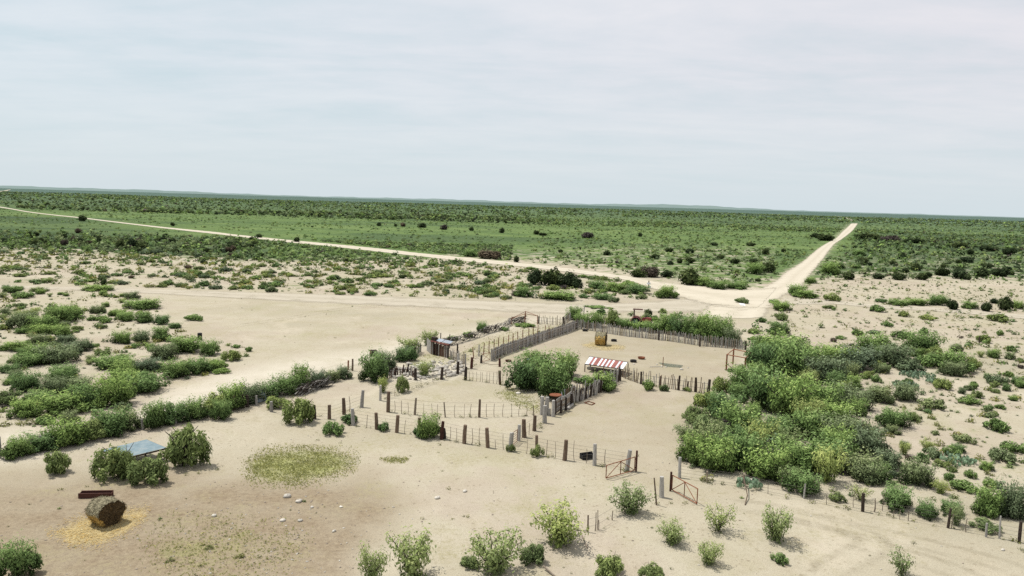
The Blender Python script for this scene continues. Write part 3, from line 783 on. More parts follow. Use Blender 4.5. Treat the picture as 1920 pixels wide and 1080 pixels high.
# trees around the pens
NAMED = [('mesquite', 985, 735, 80, 62, 'leafy mesquite leaning out left of the pen tree clump'), ('mesquite', 1035, 752, 84, 74, 'tallest bright green mesquite over the red-brown table'), ('mesquite', 1062, 712, 66, 52, 'bright mesquite behind the table, left of the striped feeder roof'), ('mesquite', 1010, 706, 70, 46, 'round mesquite at the back of the pen tree clump'),
         ('mesquite', 1132, 734, 66, 34, 'low mesquite just below the striped feeder roof'), ('shrub', 1100, 722, 44, 22, 'small bright shrub behind the stake wall of the pen'), ('loose', 559, 798, 72, 62, 'open mesquite on a dark trunk outside the post fence corner'), ('shrub', 620, 819, 52, 38, 'rounded green shrub in front of the post fence corner'), ('shrub', 651, 797, 44, 26, 'small green shrub at the foot of the corner fence post'),
         ('shrub', 720, 810, 28, 24, 'small dark green shrub between two posts of the front fence'), ('shrub', 790, 822, 36, 30, 'darker of two shrubs by the twin posts'), ('mesquite', 806, 825, 46, 44, 'tall bright shrub left of the twin front fence posts'), ('oliveshrub', 1008, 859, 28, 34, 'weedy shrub growing round a front fence post'), ('oliveshrub', 957, 849, 20, 22, 'weeds at the foot of the double gate post'),
         ('mesquite', 697, 719, 62, 54, 'bright mesquite over black shade beside the wire pen'), ('greybush', 712, 700, 62, 40, 'grey-green mesquite behind the bright one by the wire pen'), ('loose', 754, 738, 34, 42, 'yellowish round-topped small tree on the wire fence line'), ('wispy', 716, 738, 26, 30, 'pale sapling beside the wire pen corner'), ('shrub', 715, 722, 16, 22, 'tiny green crown on a dark stump by the wire pen'),
         ('wispy', 765, 668, 50, 34, 'feathery mesquite left of the wooden chute'), ('mesquite', 757, 680, 44, 28, 'green mesquite under the chute side fence'), ('wispy', 803, 650, 40, 30, 'pale thin mesquite behind the wooden chute'), ('shrub', 848, 640, 24, 14, 'round shrub on the brush fence behind the chute'), ('shrub', 880, 634, 30, 16, 'spreading shrub along the brush fence'), ('mesquite', 904, 624, 26, 20, 'rounded shrub standing tallest on the brush fence'),
         ('wispy', 795, 708, 36, 30, 'pale sapling over the white rubble'), ('shrub', 945, 621, 24, 10, 'low shrub inside the brush fence'), ('shrub', 985, 615, 40, 12, 'low shrub under the rusty corner frame'), ('mesquite', 1080, 602, 34, 26, 'green mesquite on the far corner of the pens'), ('shrub', 1125, 580, 56, 8, 'long low green bank behind the pens corner'),
         ('loose', 330, 884, 92, 98, 'open mesquite with a leaning trunk right of the blue sheet roof'), ('loose', 92, 895, 60, 60, 'bushy mesquite standing alone left of the blue sheet roof'), ('loose', 208, 906, 90, 80, 'spreading mesquite in front of the blue sheet roof'), ('loose', 270, 914, 80, 66, 'low olive mesquite in front of the roof corner'),
         ('mesquite', 18, 1092, 76, 66, 'mesquite cut off by the lower left corner'), ('wispy', 1186, 975, 80, 58, 'feathery bush near the leaning stick and post'), ('wispy', 1050, 1040, 112, 80, 'tall feathery bush beside the three thin stakes'), ('loose', 1000, 1062, 60, 48, 'dark-hearted bush at the lower edge below the thin stakes'), ('loose', 1140, 1092, 78, 56, 'bright green bush touching the bottom edge'),
         ('wispy', 1265, 1030, 64, 44, 'many-stemmed bush left of the airy sapling'), ('airy', 1354, 1008, 66, 50, 'airy sapling below the bent branch'), ('wispy', 1334, 1068, 52, 44, 'rounded bush below the airy sapling'), ('wispy', 1462, 1026, 70, 66, 'tall leaning bush on the open ground below the thicket'), ('shrub', 1465, 1060, 36, 27, 'small round shrub below the leaning bush'),
         ('airy', 1702, 1092, 60, 52, 'thin sapling at the bottom edge on the right'), ('wispy', 928, 1096, 108, 84, 'dense green bush at the bottom edge left of the stakes'), ('wispy', 768, 1108, 108, 96, 'tall wispy bush cut by the bottom edge'), ('wispy', 692, 1104, 60, 66, 'pale wispy bush at the bottom edge, leftmost of its pair'), ('loose', 880, 1072, 50, 30, 'low bush beside the dense one at the bottom edge'),
         ('loose', 1222, 1092, 50, 36, 'dark low bush at the bottom edge beside the bright green one'), ('shrub', 360, 603, 36, 18, 'lone rounded shrub on the sandy flat above the barrel'), ('mesquite', 409, 790, 42, 38, 'bright round mesquite standing forward of the west fence'), ('mesquite', 1040, 536, 70, 38, None), ('oliveshrub', 1395, 570, 30, 16, 'lone bush with a pale sheet beneath at the road junction'),
         ('mesquite', 1465, 630, 42, 26, 'upright mesquite at the top of the thicket'), ('loose', 1467, 602, 36, 20, 'olive bush above the thicket top'), ('mesquite', 1500, 556, 44, 22, 'green bush on the corner of the main road'), ('shrub', 1215, 733, 30, 28, 'ragged shrub growing through the picket fence'), ('oliveshrub', 1246, 735, 22, 18, 'second ragged shrub along the picket fence'), ('oliveshrub', 1290, 735, 18, 12, 'weeds at the end of the picket fence')]
for k, px, py, w_, h_, lab in NAMED:
    if lab is None: continue
    plant_px(k, px, py, w_, h_, lab)

# bushes growing through the west fence, along the north picket fence and in the left scrub
WEST = [(20, 862, 70, 44, 'mesquite'), (62, 852, 70, 46, 'mesquite'), (108, 842, 74, 54, 'mesquite'), (150, 834, 76, 54, 'loose'), (190, 822, 74, 48, 'mesquite'), (228, 810, 56, 32, 'greybush'), (282, 806, 58, 42, 'mesquite'), (318, 797, 66, 50, 'mesquite'), (356, 790, 64, 48, 'mesquite'), (390, 780, 60, 52, 'loose'), (428, 770, 62, 52, 'mesquite'), (462, 760, 60, 50, 'greybush'),
        (500, 750, 54, 44, 'mesquite'), (532, 743, 56, 46, 'mesquite'), (562, 736, 50, 42, 'mesquite'), (592, 728, 46, 34, 'greybush'), (620, 718, 40, 26, 'greybush'), (640, 712, 36, 22, 'greybush'), (514, 770, 50, 36, 'loose')]
for px, py, w_, h_, k in WEST: plant_px(k, px, py, w_ * random.uniform(.85, 1.15), h_ * random.uniform(.75, 1.2), group='mesquites grown through the west fence')
NORTH = [(1095, 616, 34, 20, 'mesquite'), (1122, 616, 36, 22, 'mesquite'), (1148, 614, 34, 30, 'loose'), (1172, 618, 34, 20, 'mesquite'), (1200, 622, 40, 18, 'mesquite'), (1226, 626, 44, 22, 'mesquite'), (1252, 628, 40, 30, 'mesquite'), (1276, 632, 42, 30, 'mesquite'), (1302, 636, 46, 34, 'mesquite'), (1328, 642, 50, 40, 'mesquite'), (1354, 648, 52, 40, 'mesquite'), (1374, 652, 34, 28, 'greybush')]
for px, py, w_, h_, k in NORTH: plant_px(k, px, py - 1, w_ * 1.12, h_ * (0.85 if 1160 < px < 1235 else 1.2) + 2, group='mesquites behind the north picket fence')
LEFT = [(30, 618, 60, 38, 'greybush'), (66, 622, 60, 36, 'mesquite'), (100, 606, 60, 34, 'mesquite'), (128, 596, 50, 22, 'mesquite'), (110, 632, 40, 26, 'mesquite'), (62, 648, 40, 24, 'greybush'), (255, 581, 84, 26, 'mesquite'), (225, 600, 40, 17, 'mesquite'), (20, 660, 50, 28, 'mesquite'), (40, 690, 70, 38, 'mesquite'), (92, 684, 80, 44, 'greybush'), (60, 672, 50, 30, 'mesquite'),
        (222, 646, 36, 28, 'mesquite'), (262, 644, 40, 26, 'greybush'), (298, 640, 42, 30, 'mesquite'), (334, 664, 66, 36, 'mesquite'), (298, 676, 52, 36, 'greybush'), (384, 668, 58, 34, 'mesquite'), (432, 678, 48, 28, 'loose'), (466, 660, 18, 16, 'shrub'), (196, 694, 84, 36, 'mesquite'), (262, 700, 66, 28, 'greybush'), (318, 712, 66, 36, 'mesquite'), (360, 704, 66, 36, 'mesquite'), (400, 696, 42, 26, 'mesquite'),
        (112, 710, 52, 28, 'mesquite'), (34, 738, 66, 40, 'mesquite'), (90, 742, 60, 40, 'greybush'), (28, 786, 76, 46, 'mesquite'), (100, 782, 96, 56, 'mesquite'), (155, 770, 80, 50, 'mesquite'), (205, 766, 86, 60, 'mesquite'), (260, 742, 80, 48, 'mesquite'), (225, 728, 80, 40, 'mesquite'), (140, 734, 60, 34, 'greybush'), (60, 760, 70, 36, 'mesquite'), (185, 606, 40, 18, 'shrub'), (282, 660, 30, 20, 'shrub'), (30, 560, 44, 18, 'shrub'), (64, 548, 36, 12, 'greybush'), (176, 546, 60, 12, 'mesquite'), (172, 652, 24, 14, 'shrub'), (76, 628, 50, 26, 'mesquite')]
for px, py, w_, h_, k in LEFT: plant_px(k, px, py, w_ * random.uniform(.85, 1.12), h_ * random.uniform(.7, .98))
MIDDLE = [(1005, 535, 46, 32, 'juniper'), (1035, 537, 60, 40, 'juniper'), (1066, 539, 56, 34, 'juniper'), (1084, 541, 26, 20, 'juniper'), (1198, 521, 34, 18, 'juniper'), (1222, 521, 52, 26, 'deadbush'), (1252, 521, 34, 16, 'juniper'), (1298, 536, 58, 36, 'juniper'), (1322, 538, 40, 18, 'mesquite'), (1350, 543, 50, 16, 'mesquite'), (1384, 543, 36, 14, 'mesquite'),
          (1254, 560, 46, 24, 'mesquite'), (1200, 552, 60, 18, 'mesquite'), (1160, 548, 50, 18, 'mesquite'), (1120, 542, 44, 16, 'mesquite'), (1050, 564, 84, 18, 'mesquite'), (1130, 563, 50, 12, 'mesquite'), (980, 558, 40, 20, 'mesquite'), (1268, 555, 16, 8, 'shrub'), (912, 486, 40, 20, 'deadbush'), (930, 487, 30, 18, 'deadbush'), (880, 482, 30, 14, 'mesquite'),
          (222, 466, 26, 20, 'juniper'), (242, 468, 30, 24, 'juniper'), (262, 470, 30, 18, 'juniper'), (320, 456, 18, 11, 'juniper'), (141, 458, 16, 12, 'juniper'), (150, 415, 20, 13, 'juniper'), (192, 536, 18, 14, 'juniper'), (555, 454, 16, 12, 'juniper'), (484, 446, 14, 9, 'juniper'), (322, 424, 12, 9, 'juniper'), (710, 424, 13, 8, 'juniper'), (741, 425, 9, 7, 'juniper'), (754, 425, 14, 9, 'deadbush'), (790, 427, 24, 11, 'juniper'),
          (832, 431, 18, 12, 'deadbush'), (884, 433, 12, 8, 'juniper'), (941, 437, 14, 12, 'juniper'), (1005, 440, 14, 10, 'juniper'), (1018, 442, 24, 7, 'juniper'), (1102, 447, 32, 13, 'deadbush'), (1201, 444, 10, 9, 'juniper'), (968, 492, 16, 14, 'juniper'), (1050, 474, 12, 8, 'juniper'), (1138, 479, 20, 10, 'juniper'), (1229, 486, 24, 11, 'juniper'), (1258, 497, 18, 9, 'juniper'), (1274, 494, 14, 12, 'juniper'), (1294, 494, 26, 13, 'juniper'), (1295, 476, 22, 12, 'juniper'), (1257, 473, 20, 10, 'juniper'), (1353, 486, 18, 10, 'juniper'), (1381, 495, 26, 12, 'juniper'), (1416, 496, 26, 14, 'juniper'), (1437, 478, 20, 14, 'juniper'), (1411, 462, 22, 9, 'juniper'), (1340, 461, 20, 8, 'juniper'), (1470, 473, 12, 9, 'juniper'), (1550, 452, 40, 16, 'juniper'), (1532, 446, 24, 10, 'juniper'), (1443, 512, 36, 22, 'juniper'), (1418, 515, 40, 22, 'mesquite'),
          (1635, 449, 60, 14, 'juniper'), (1680, 453, 50, 12, 'deadbush'), (1725, 457, 50, 12, 'juniper'), (1810, 466, 40, 14, 'juniper'), (1822, 478, 18, 14, 'juniper'), (1860, 472, 40, 14, 'juniper'), (1900, 478, 36, 16, 'juniper'), (1695, 484, 22, 12, 'juniper'), (1623, 491, 26, 10, 'juniper'), (1677, 497, 20, 10, 'juniper'), (1578, 505, 18, 12, 'juniper'), (1593, 525, 34, 18, 'juniper'), (1650, 524, 30, 13, 'juniper'), (1691, 526, 32, 16, 'juniper'), (1735, 526, 26, 16, 'juniper'), (1722, 508, 30, 16, 'juniper'), (1774, 518, 36, 20, 'juniper'), (1808, 524, 44, 24, 'juniper'), (1848, 520, 36, 20, 'juniper'), (1886, 520, 40, 22, 'juniper'), (1818, 493, 30, 14, 'juniper'), (1858, 504, 26, 12, 'juniper'), (1614, 480, 26, 12, 'mesquite'), (1560, 516, 40, 24, 'mesquite'),
          (1855, 585, 30, 22, 'juniper'), (1893, 583, 36, 30, 'juniper'), (1868, 570, 18, 12, 'juniper'), (1912, 580, 22, 16, 'mesquite'), (1792, 582, 34, 24, 'juniper'), (1652, 586, 38, 18, 'shrub'), (1690, 574, 44, 12, 'mesquite'), (1730, 574, 50, 14, 'mesquite'), (1768, 574, 40, 20, 'mesquite'), (1826, 580, 34, 14, 'mesquite'), (1656, 568, 24, 12, 'shrub'), (1880, 605, 48, 22, 'oliveshrub'), (1745, 601, 36, 14, 'oliveshrub'), (1700, 595, 26, 16, 'oliveshrub'),
          (1515, 560, 50, 16, 'mesquite'), (1565, 566, 34, 22, 'oliveshrub'), (1558, 580, 30, 10, 'oliveshrub'), (1470, 583, 50, 18, 'mesquite'), (1524, 532, 24, 12, 'mesquite'), (1455, 570, 26, 12, 'shrub')]
for px, py, w_, h_, k in MIDDLE: plant_px(k, px, py, w_, h_, parts=False)
RIGHT = [(1700, 636, 46, 20, 'shrub'), (1738, 628, 26, 18, 'shrub'), (1667, 613, 25, 13, 'shrub'), (1612, 630, 24, 16, 'shrub'), (1645, 627, 34, 10, 'greyshrub'), (1580, 637, 26, 10, 'shrub'), (1878, 630, 18, 16, 'shrub'), (1850, 644, 34, 22, 'oliveshrub'), (1900, 660, 26, 16, 'shrub'), (1774, 732, 46, 30, 'oliveshrub'), (1876, 722, 44, 26, 'greyshrub'), (1896, 708, 24, 16, 'shrub'),
         (1685, 806, 66, 38, 'mesquite'), (1655, 758, 60, 34, 'greybush'), (1706, 754, 56, 34, 'greybush'), (1760, 770, 60, 30, 'greyshrub'), (1825, 760, 44, 20, 'shrub'), (1700, 856, 26, 26, 'wispy'), (1756, 862, 42, 28, 'greyshrub'), (1790, 858, 36, 28, 'shrub'), (1817, 834, 42, 24, 'greyshrub'), (1880, 812, 54, 34, 'shrub'), (1860, 772, 24, 16, 'shrub'), (1905, 850, 44, 28, 'shrub'), (1730, 916, 72, 50, 'greybush'), (1770, 930, 32, 28, 'wispy'),
         (1636, 912, 66, 40, 'greybush'), (1692, 962, 76, 44, 'mesquite'), (1745, 976, 44, 34, 'mesquite'), (1800, 990, 36, 50, 'wispy'), (1820, 925, 54, 28, 'shrub'), (1868, 918, 34, 24, 'shrub'), (1786, 904, 26, 22, 'shrub'), (1862, 972, 60, 54, 'mesquite'), (1905, 976, 60, 76, 'greybush'), (1860, 1002, 66, 26, 'loose'), (1890, 870, 60, 36, 'greyshrub'), (1575, 945, 36, 26, 'oliveshrub'), (1620, 944, 40, 28, 'airy'), (1825, 898, 26, 22, 'shrub')]
for px, py, w_, h_, k in RIGHT: plant_px(k, px, py, w_, h_)

# ------------------------------------------------------------------ scattered scrub
def fill(poly, n, wmin, wmax, kinds, gap, hk=0.7, clumpy=False):
    c = [G(*q) for q in poly]; xs = [q.x for q in c]; ys_ = [q.y for q in c]
    k = 0; tries = 0
    while k < n and tries < 6000:
        tries += 1
        x, y = random.uniform(min(xs), max(xs)), random.uniform(min(ys_), max(ys_))
        px, py = proj(x, y)
        if not (4 < px < 1914 and py < 1070) or poly_sd(np.array([px]), np.array([py]), poly)[0] < 2: continue
        if clumpy and 0.5 + 0.5 * math.sin(x / 5.3 + 2 * math.sin(y / 9.0)) * math.cos(y / 5.1 + 1.7 * math.sin(x / 11.0)) < 0.5: continue
        w = random.uniform(wmin, wmax)
        A_ = np.asarray(PLACED)
        if np.any(np.hypot(A_[:, 0] - x, A_[:, 1] - y) < (A_[:, 2] + w / 2) * gap): continue
        plant(random.choice(kinds), x, y, w, w * hk * random.uniform(.75, 1.2)); k += 1
P_THICK_IN = [(1430, 665), (1480, 645), (1550, 670), (1600, 700), (1610, 760), (1650, 860), (1660, 915), (1500, 915), (1300, 885), (1320, 800), (1390, 735)]
fill(P_THICK_IN, 34, 1.8, 3.8, ['mesquite', 'mesquite', 'mesquite', 'loose', 'greybush', 'wispy'], 0.74, 0.74)
fill(P_THICK_IN, 7, 1.2, 2.0, ['deadbush'], 0.5, 0.9)
P_UPR = [(1560, 670), (1640, 650), (1760, 665), (1840, 690), (1830, 705), (1640, 712), (1570, 700)]
fill(P_UPR, 16, 1.6, 3.2, ['mesquite', 'greybush', 'greybush', 'loose'], 0.6, 0.6)
fill(P_SCRUBD, 60, 1.2, 3.4, ['mesquite', 'mesquite', 'greybush', 'loose', 'wispy'], 0.72, 0.46, True)
fill(P_RIGHT, 26, 1.0, 2.2, ['mesquite', 'greybush', 'loose', 'wispy'], 0.9, 0.6, True)
def in_any(px, py, polys, m=0.0):
    r = np.zeros(px.shape, dtype=bool)
    for P_ in polys: r |= poly_sd(px, py, P_) > -m
    return r
P_ROADS = [[(1296, 600), (1345, 553), (1400, 543), (1440, 529), (1470, 508), (1531, 465), (1580, 430), (1596, 417), (1612, 417), (1604, 434), (1586, 450), (1562, 470), (1545, 492), (1528, 514), (1514, 534), (1486, 553), (1462, 568), (1440, 600)],
           [(1390, 539), (1320, 533), (1177, 516), (995, 493), (800, 474), (600, 453.5), (440, 438.5), (213, 413.5), (100, 401), (0, 386), (-80, 375), (-80, 379.5), (0, 390.5), (100, 405), (213, 418), (440, 444.5), (600, 461.5), (795, 483.5), (990, 503), (1172, 527), (1215, 541), (1260, 557), (1350, 575)],
           [(1420, 546), (1180, 568), (960, 567), (600, 552), (250, 540), (0, 532), (-150, 527), (-150, 537), (0, 542), (250, 550), (600, 562), (960, 579), (1180, 583), (1400, 588)]]
P_FRONT = [(-400, 870), (240, 806), (510, 752), (660, 800), (830, 822), (1115, 874), (1240, 935), (1400, 915), (1920, 1020), (2300, 1100), (2300, 1700), (-400, 1700)]
P_PENS = [(505, 750), (660, 700), (870, 640), (960, 600), (1080, 600), (1400, 655), (1370, 700), (1290, 790), (1275, 900), (1240, 935), (830, 825), (660, 800)]

ring = [(20, 140, 0.55), (140, 360, 0.32), (360, 950, 0.052), (950, 3200, 0.0045)]
SX, SY, SW, SH, SK = [], [], [], [], []
KINDS_ = ['shrub', 'greyshrub', 'oliveshrub', 'juniper', 'tuft', 'deadbush']
for r0, r1, den in ring:
    ha = math.radians(41)
    n = int(ha * (r1 * r1 - r0 * r0) * den)
    rr = np.sqrt(RNG.uniform(r0 * r0, r1 * r1, n)); aa = RNG.uniform(-ha, ha, n)
    x, y = rr * np.sin(aa), rr * np.cos(aa)
    px, py = proj(x, y)
    dy = py - hor(px)
    clump = 0.5 + 0.5 * np.sin(x / 7.3 + 2 * np.sin(y / 11.0)) * np.cos(y / 6.1 + 1.7 * np.sin(x / 13.0))
    clump2 = 0.5 + 0.5 * np.sin(x / 31 + 1.4 * np.sin(y / 47.0 + 1)) * np.cos(y / 38 + 1.3 * np.sin(x / 53.0))
    prob = np.zeros(n); kind = np.zeros(n, dtype=int); size = np.zeros(n); hh = np.zeros(n)
    U = RNG.uniform(size=n); U2 = RNG.uniform(size=n); U3 = RNG.uniform(size=n)
    done = np.zeros(n, dtype=bool)
    def zone(mask, dens, smin, smax, w_kinds, hk=0.55, power=2.2):
        """w_kinds: weights over KINDS_"""
        global_mask = mask & ~done
        cw = np.cumsum(w_kinds) / np.sum(w_kinds)
        prob[global_mask] = (np.broadcast_to(dens, (n,))[global_mask]) / den
        size[global_mask] = smin + (smax - smin) * U2[global_mask] ** power
        kind[global_mask] = np.searchsorted(cw, U3[global_mask])
        hh[global_mask] = size[global_mask] * hk * (0.8 + 0.4 * U[global_mask][::-1])
        done[:] |= mask
    zone(in_any(px, py, P_ROADS, 1.0), 0.0, 1, 1, [1, 0, 0, 0, 0, 0])
    zone(poly_sd(px, py, P_PALEL) > 0, 0.006, 0.2, 0.5, [0, 0, 0.2, 0, 1, 0])
    zone(poly_sd(px, py, P_ALLEY) > 0, 0.33, 0.2, 1.0, [0.05, 0, 0.15, 0, 1, 0], 0.6)
    zone(poly_sd(px, py, P_TREE2) > 0, 0.3, 0.2, 0.8, [0.1, 0, 0.1, 0, 1, 0], 0.6)
    zone(poly_sd(px, py, P_BANK) > 0, 0.33, 0.4, 1.0, [0, 0, 0.2, 0, 1, 0], 0.5)
    zone(poly_sd(px, py, P_PENS) > -3, 0.012, 0.12, 0.45, [0, 0, 0.1, 0, 1, 0])
    zone(poly_sd(px, py, P_GRASS) > 0, 0.0, .3, .6, [0, 0, 0, 0, 1, 0])
    zone(poly_sd(px, py, P_WEED3) > 0, 0.33, 0.25, 0.9, [0, 0, 0.06, 0, 1, 0], 0.4)
    zone(poly_sd(px, py, P_FRONT) > 0, 0.06 + 0.08 * (clump > 0.6) + 0.07 * (px > 950), 0.1, 0.55, [0.0, 0.02, 0.06, 0, 1, 0], 0.45)
    zone(poly_sd(px, py, P_THICK) > 0, 0.20, 0.5, 1.7, [1, 0.6, 0.3, 0, 0.3, 0.05], 0.7)
    zone(poly_sd(px, py, P_RIGHT) > 0, 0.50 * (0.4 + 0.9 * clump), 0.3, 1.7, [1, 0.6, 0.8, 0, 3.2, 0.08], 0.58, 2.6)
    zone(poly_sd(px, py, P_RFLAT) > 0, 0.28 * (0.3 + 1.2 * clump), 0.25, 1.5, [0.6, 0.3, 0.8, 0, 2.4, 0.03], 0.5)
    zone(poly_sd(px, py, P_SCRUBD) > 0, 0.42 * (0.35 + 1.0 * clump), 0.3, 2.0, [0.8, 0.6, 0.8, 0, 3.4, 0.04], 0.5, 2.5)
    zone(poly_sd(px, py, P_SCRUBC) > 0, 0.31 * (0.2 + 1.0 * clump + 0.5 * clump2), 0.3, 3.6, [0.8, 0.5, 1.1, 0.01, 2.0, 0.03], 0.42, 2.6)
    zone(poly_sd(px, py, P_FLAT) > -25, 0.03, 0.12, 0.5, [0, 0, 0.1, 0, 1, 0])
    left_mid = (px < 960) & (dy > 84) & (py < 500)
    zone(left_mid & (px < 480), 0.155, 1.2, 3.8, [0.9, 1.2, 0.3, 0.4, 0.0, 0.10], 0.62)
    zone(left_mid, 0.21, 0.9, 3.0, [1, 1.0, 0.5, 0.08, 0.0, 0.04], 0.55)
    zone((px > 1600) & (dy > 45), 0.05 * (0.7 + 0.6 * clump2), 1.2, 3.8, [0.9, 0.8, 0.3, 0.8, 0.0, 0.08], 0.62)
    zone((px > 1000) & (dy > 75), 0.075 * (0.5 + 0.8 * clump2), 0.9, 2.8, [1, 0.7, 0.8, 0.12, 0.1, 0.05], 0.55)
    zone((dy > 44) & (px < 1000), 0.022 * (0.2 + 1.0 * clump2), 0.9, 2.6, [1, 0.35, 0.7, 0.012, 0, 0.012], 0.42)
    zone((dy > 42), 0.038 * (0.2 + 1.2 * clump2), 0.9, 2.8, [1, 0.4, 0.6, 0.03, 0, 0.015], 0.45)
    band = (dy > 22) & (dy <= 42)
    zone(band & (px < 1000), 0.026 * (0.25 + 1.2 * clump2), 2.0, 6.0, [0.6, 0.8, 0.3, 1.1, 0, 0.05], 0.62, 1.5)
    zone(band, 0.024 * (0.25 + 1.2 * clump2), 1.8, 4.5, [1, 0.8, 0.8, 0.35, 0, 0.05], 0.6, 1.5)
    zone(dy > 10, 0.0032 * (0.3 + 1.1 * clump2), 4.0, 9.0, [1, 1.0, 0.3, 0.55, 0, 0], 0.45, 1.5)
    keep = (U < prob) & (RNG.uniform(size=n) < 1.0)
    SX.append(x[keep]); SY.append(y[keep]); SW.append(size[keep]); SH.append(hh[keep]); SK.append(kind[keep])
FENCE_LINES = [[(662, 798), (786, 817), (914, 839), (1058, 863), (1190, 885)], [(728, 773), (835, 783), (1000, 780)], [(713, 751), (812, 717.5), (903, 681)], [(872, 712.5), (965, 725)], [(920, 677), (1010, 642), (1081, 617)], [(1082, 616), (1235, 637), (1398, 656)], [(1168, 708), (1237, 726), (1328, 738)], [(1042, 777), (1100, 747), (1162, 713)],
               [(0, 859), (193, 818), (389, 781), (481, 760), (575, 735), (661, 695)], [(1274, 896), (1440, 926), (1617, 960), (1777, 990), (1911, 1018)], [(509, 772), (590, 785), (678, 764)], [(825, 650), (913, 625), (985, 605)], [(1000, 808), (1021, 793)], [(1102, 998), (1148, 976), (1185, 958)]]
for L_ in FENCE_LINES:
    pw = [G(*q) for q in L_]
    for a_, b_ in zip(pw[:-1], pw[1:]):
        k = int((b_ - a_).length / 0.42)
        for i in range(k):
            if random.random() < 0.35: continue
            q = a_.lerp(b_, random.random()); s_ = 0.22 + 0.5 * random.random() ** 2
            SX.append(np.array([q.x + random.gauss(0, .18)])); SY.append(np.array([q.y + random.gauss(0, .18)])); SW.append(np.array([s_])); SH.append(np.array([s_ * random.uniform(.5, 1.0)])); SK.append(np.array([4]))
SX, SY, SW, SH, SK = [np.concatenate(a_) for a_ in (SX, SY, SW, SH, SK)]
# clear what would stand inside a larger placed plant
PA = np.asarray(PLACED)
near = np.hypot(SX, SY) < 250
ok = np.ones(len(SX), dtype=bool)
for i in np.nonzero(near)[0]:
    if np.any((PA[:, 0] - SX[i]) ** 2 + (PA[:, 1] - SY[i]) ** 2 < (PA[:, 2] * 0.8) ** 2): ok[i] = False
SX, SY, SW, SH, SK = SX[ok], SY[ok], SW[ok], SH[ok], SK[ok]
px, py = proj(SX, SY)
size_px = SW / (SY * cT + HC * sT) * F
vis = (px > 4) & (px < 1916) & (py < 1076)
single = np.zeros(len(SX), dtype=bool)
def take(kinds, most, least_px):
    idx_ = np.nonzero(np.isin(SK, kinds) & vis & (size_px > least_px))[0]
    idx_ = idx_[np.argsort(-size_px[idx_])][:most]
    single[idx_] = True
take([0, 1, 2], 225, 9); take([3], 60, 11); take([4], 200, 6); take([5], 20, 10)
for i in np.nonzero(single)[0]:
    k = KINDS_[SK[i]]
    plant(k, float(SX[i]), float(SY[i]), float(SW[i]), float(SH[i]), parts=False)
print('scatter', len(SX), 'single', int(single.sum()))

# everything past the nearest few hundred of each kind, as one mass per sort of growth
def mass(name, label, groups):
    """groups: list of (kind index, material)"""
    Vs, Ts, Rs, Ms = [], [], [], []
    for gi, (ki, mat) in enumerate(groups):
        idx_ = np.nonzero((SK == ki) & ~single)[0]
        d = np.hypot(SX[idx_], SY[idx_])
        for lo, hi, nq, hl in ((0, 110, 70, 0.20), (110, 220, 34, 0.27), (220, 420, 15, 0.40), (420, 950, 7, 0.58), (950, 9999, 5, 0.62)):
            sel = idx_[(d >= lo) & (d < hi)]
            if len(sel) == 0: continue
            if ki == 4: nq = max(4, nq // 3)
            rng = np.random.default_rng(900 + ki * 7 + int(lo))
            m = len(sel)
            D = rng.normal(size=(m, nq, 3)); D /= np.linalg.norm(D, axis=2, keepdims=True)
            D[..., 2] = np.abs(D[..., 2])
            rad = rng.uniform(0.3, 1.05, (m, nq, 1))
            c = D * rad
            P_ = np.empty_like(c)
            w = SW[sel][:, None]; h = SH[sel][:, None]
            P_[..., 0] = c[..., 0] * w * 0.5 + SX[sel][:, None]
            P_[..., 1] = c[..., 1] * w * 0.5 + SY[sel][:, None]
            base = terrain(SX[sel], SY[sel])[:, None]
            P_[..., 2] = c[..., 2] * h + base + 0.02 * h
            N = D + rng.normal(size=D.shape) * 0.4; N[..., 2] += 0.3
            N /= np.linalg.norm(N, axis=2, keepdims=True)
            T = rng.normal(size=D.shape); T -= N * (T * N).sum(2, keepdims=True); T /= np.linalg.norm(T, axis=2, keepdims=True)
            B = np.cross(N, T)
            L = (hl * 0.5 * w)[..., None] * rng.uniform(0.7, 1.2, (m, nq, 1))
            Wd = L * 0.62
            V = np.stack([P_ - T * L, P_ + B * Wd, P_ + T * L, P_ - B * Wd], 2)
            V[..., 2] = np.maximum(V[..., 2], base[:, :, None] + 0.01)
            Vs.append(V.reshape(-1, 3))
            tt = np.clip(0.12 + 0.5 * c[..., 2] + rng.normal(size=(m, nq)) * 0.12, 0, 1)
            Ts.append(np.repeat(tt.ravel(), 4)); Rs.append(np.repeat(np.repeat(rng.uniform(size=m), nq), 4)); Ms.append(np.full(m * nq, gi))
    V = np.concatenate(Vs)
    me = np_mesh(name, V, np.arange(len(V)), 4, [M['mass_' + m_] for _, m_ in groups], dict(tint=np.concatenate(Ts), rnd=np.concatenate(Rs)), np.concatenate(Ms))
    o = link(name, me)
    tag(o, label, kind='stuff')
    print(name, len(V) // 4)
mass('scrub', 'mixed green scrub covering the plain to the horizon', [(0, 'green'), (1, 'grey'), (2, 'olive'), (5, 'dead')])
mass('juniper_scrub', 'far dark junipers dotted over the plain', [(3, 'dark')])
mass('weeds', 'sparse yellow-green weeds over the bare sand', [(4, 'weed')])
# ------------------------------------------------------------------ fences
def up(p, h): return Vector((p.x, p.y, p.z + h))
def height_px(px, py, top):
    """height of an upright thing whose foot is at (px, py) and whose head shows at row top"""
    p = G(px, py); el = math.atan2(HC, p.y)
    return (py - top) * mpp(p) / math.cos(el)

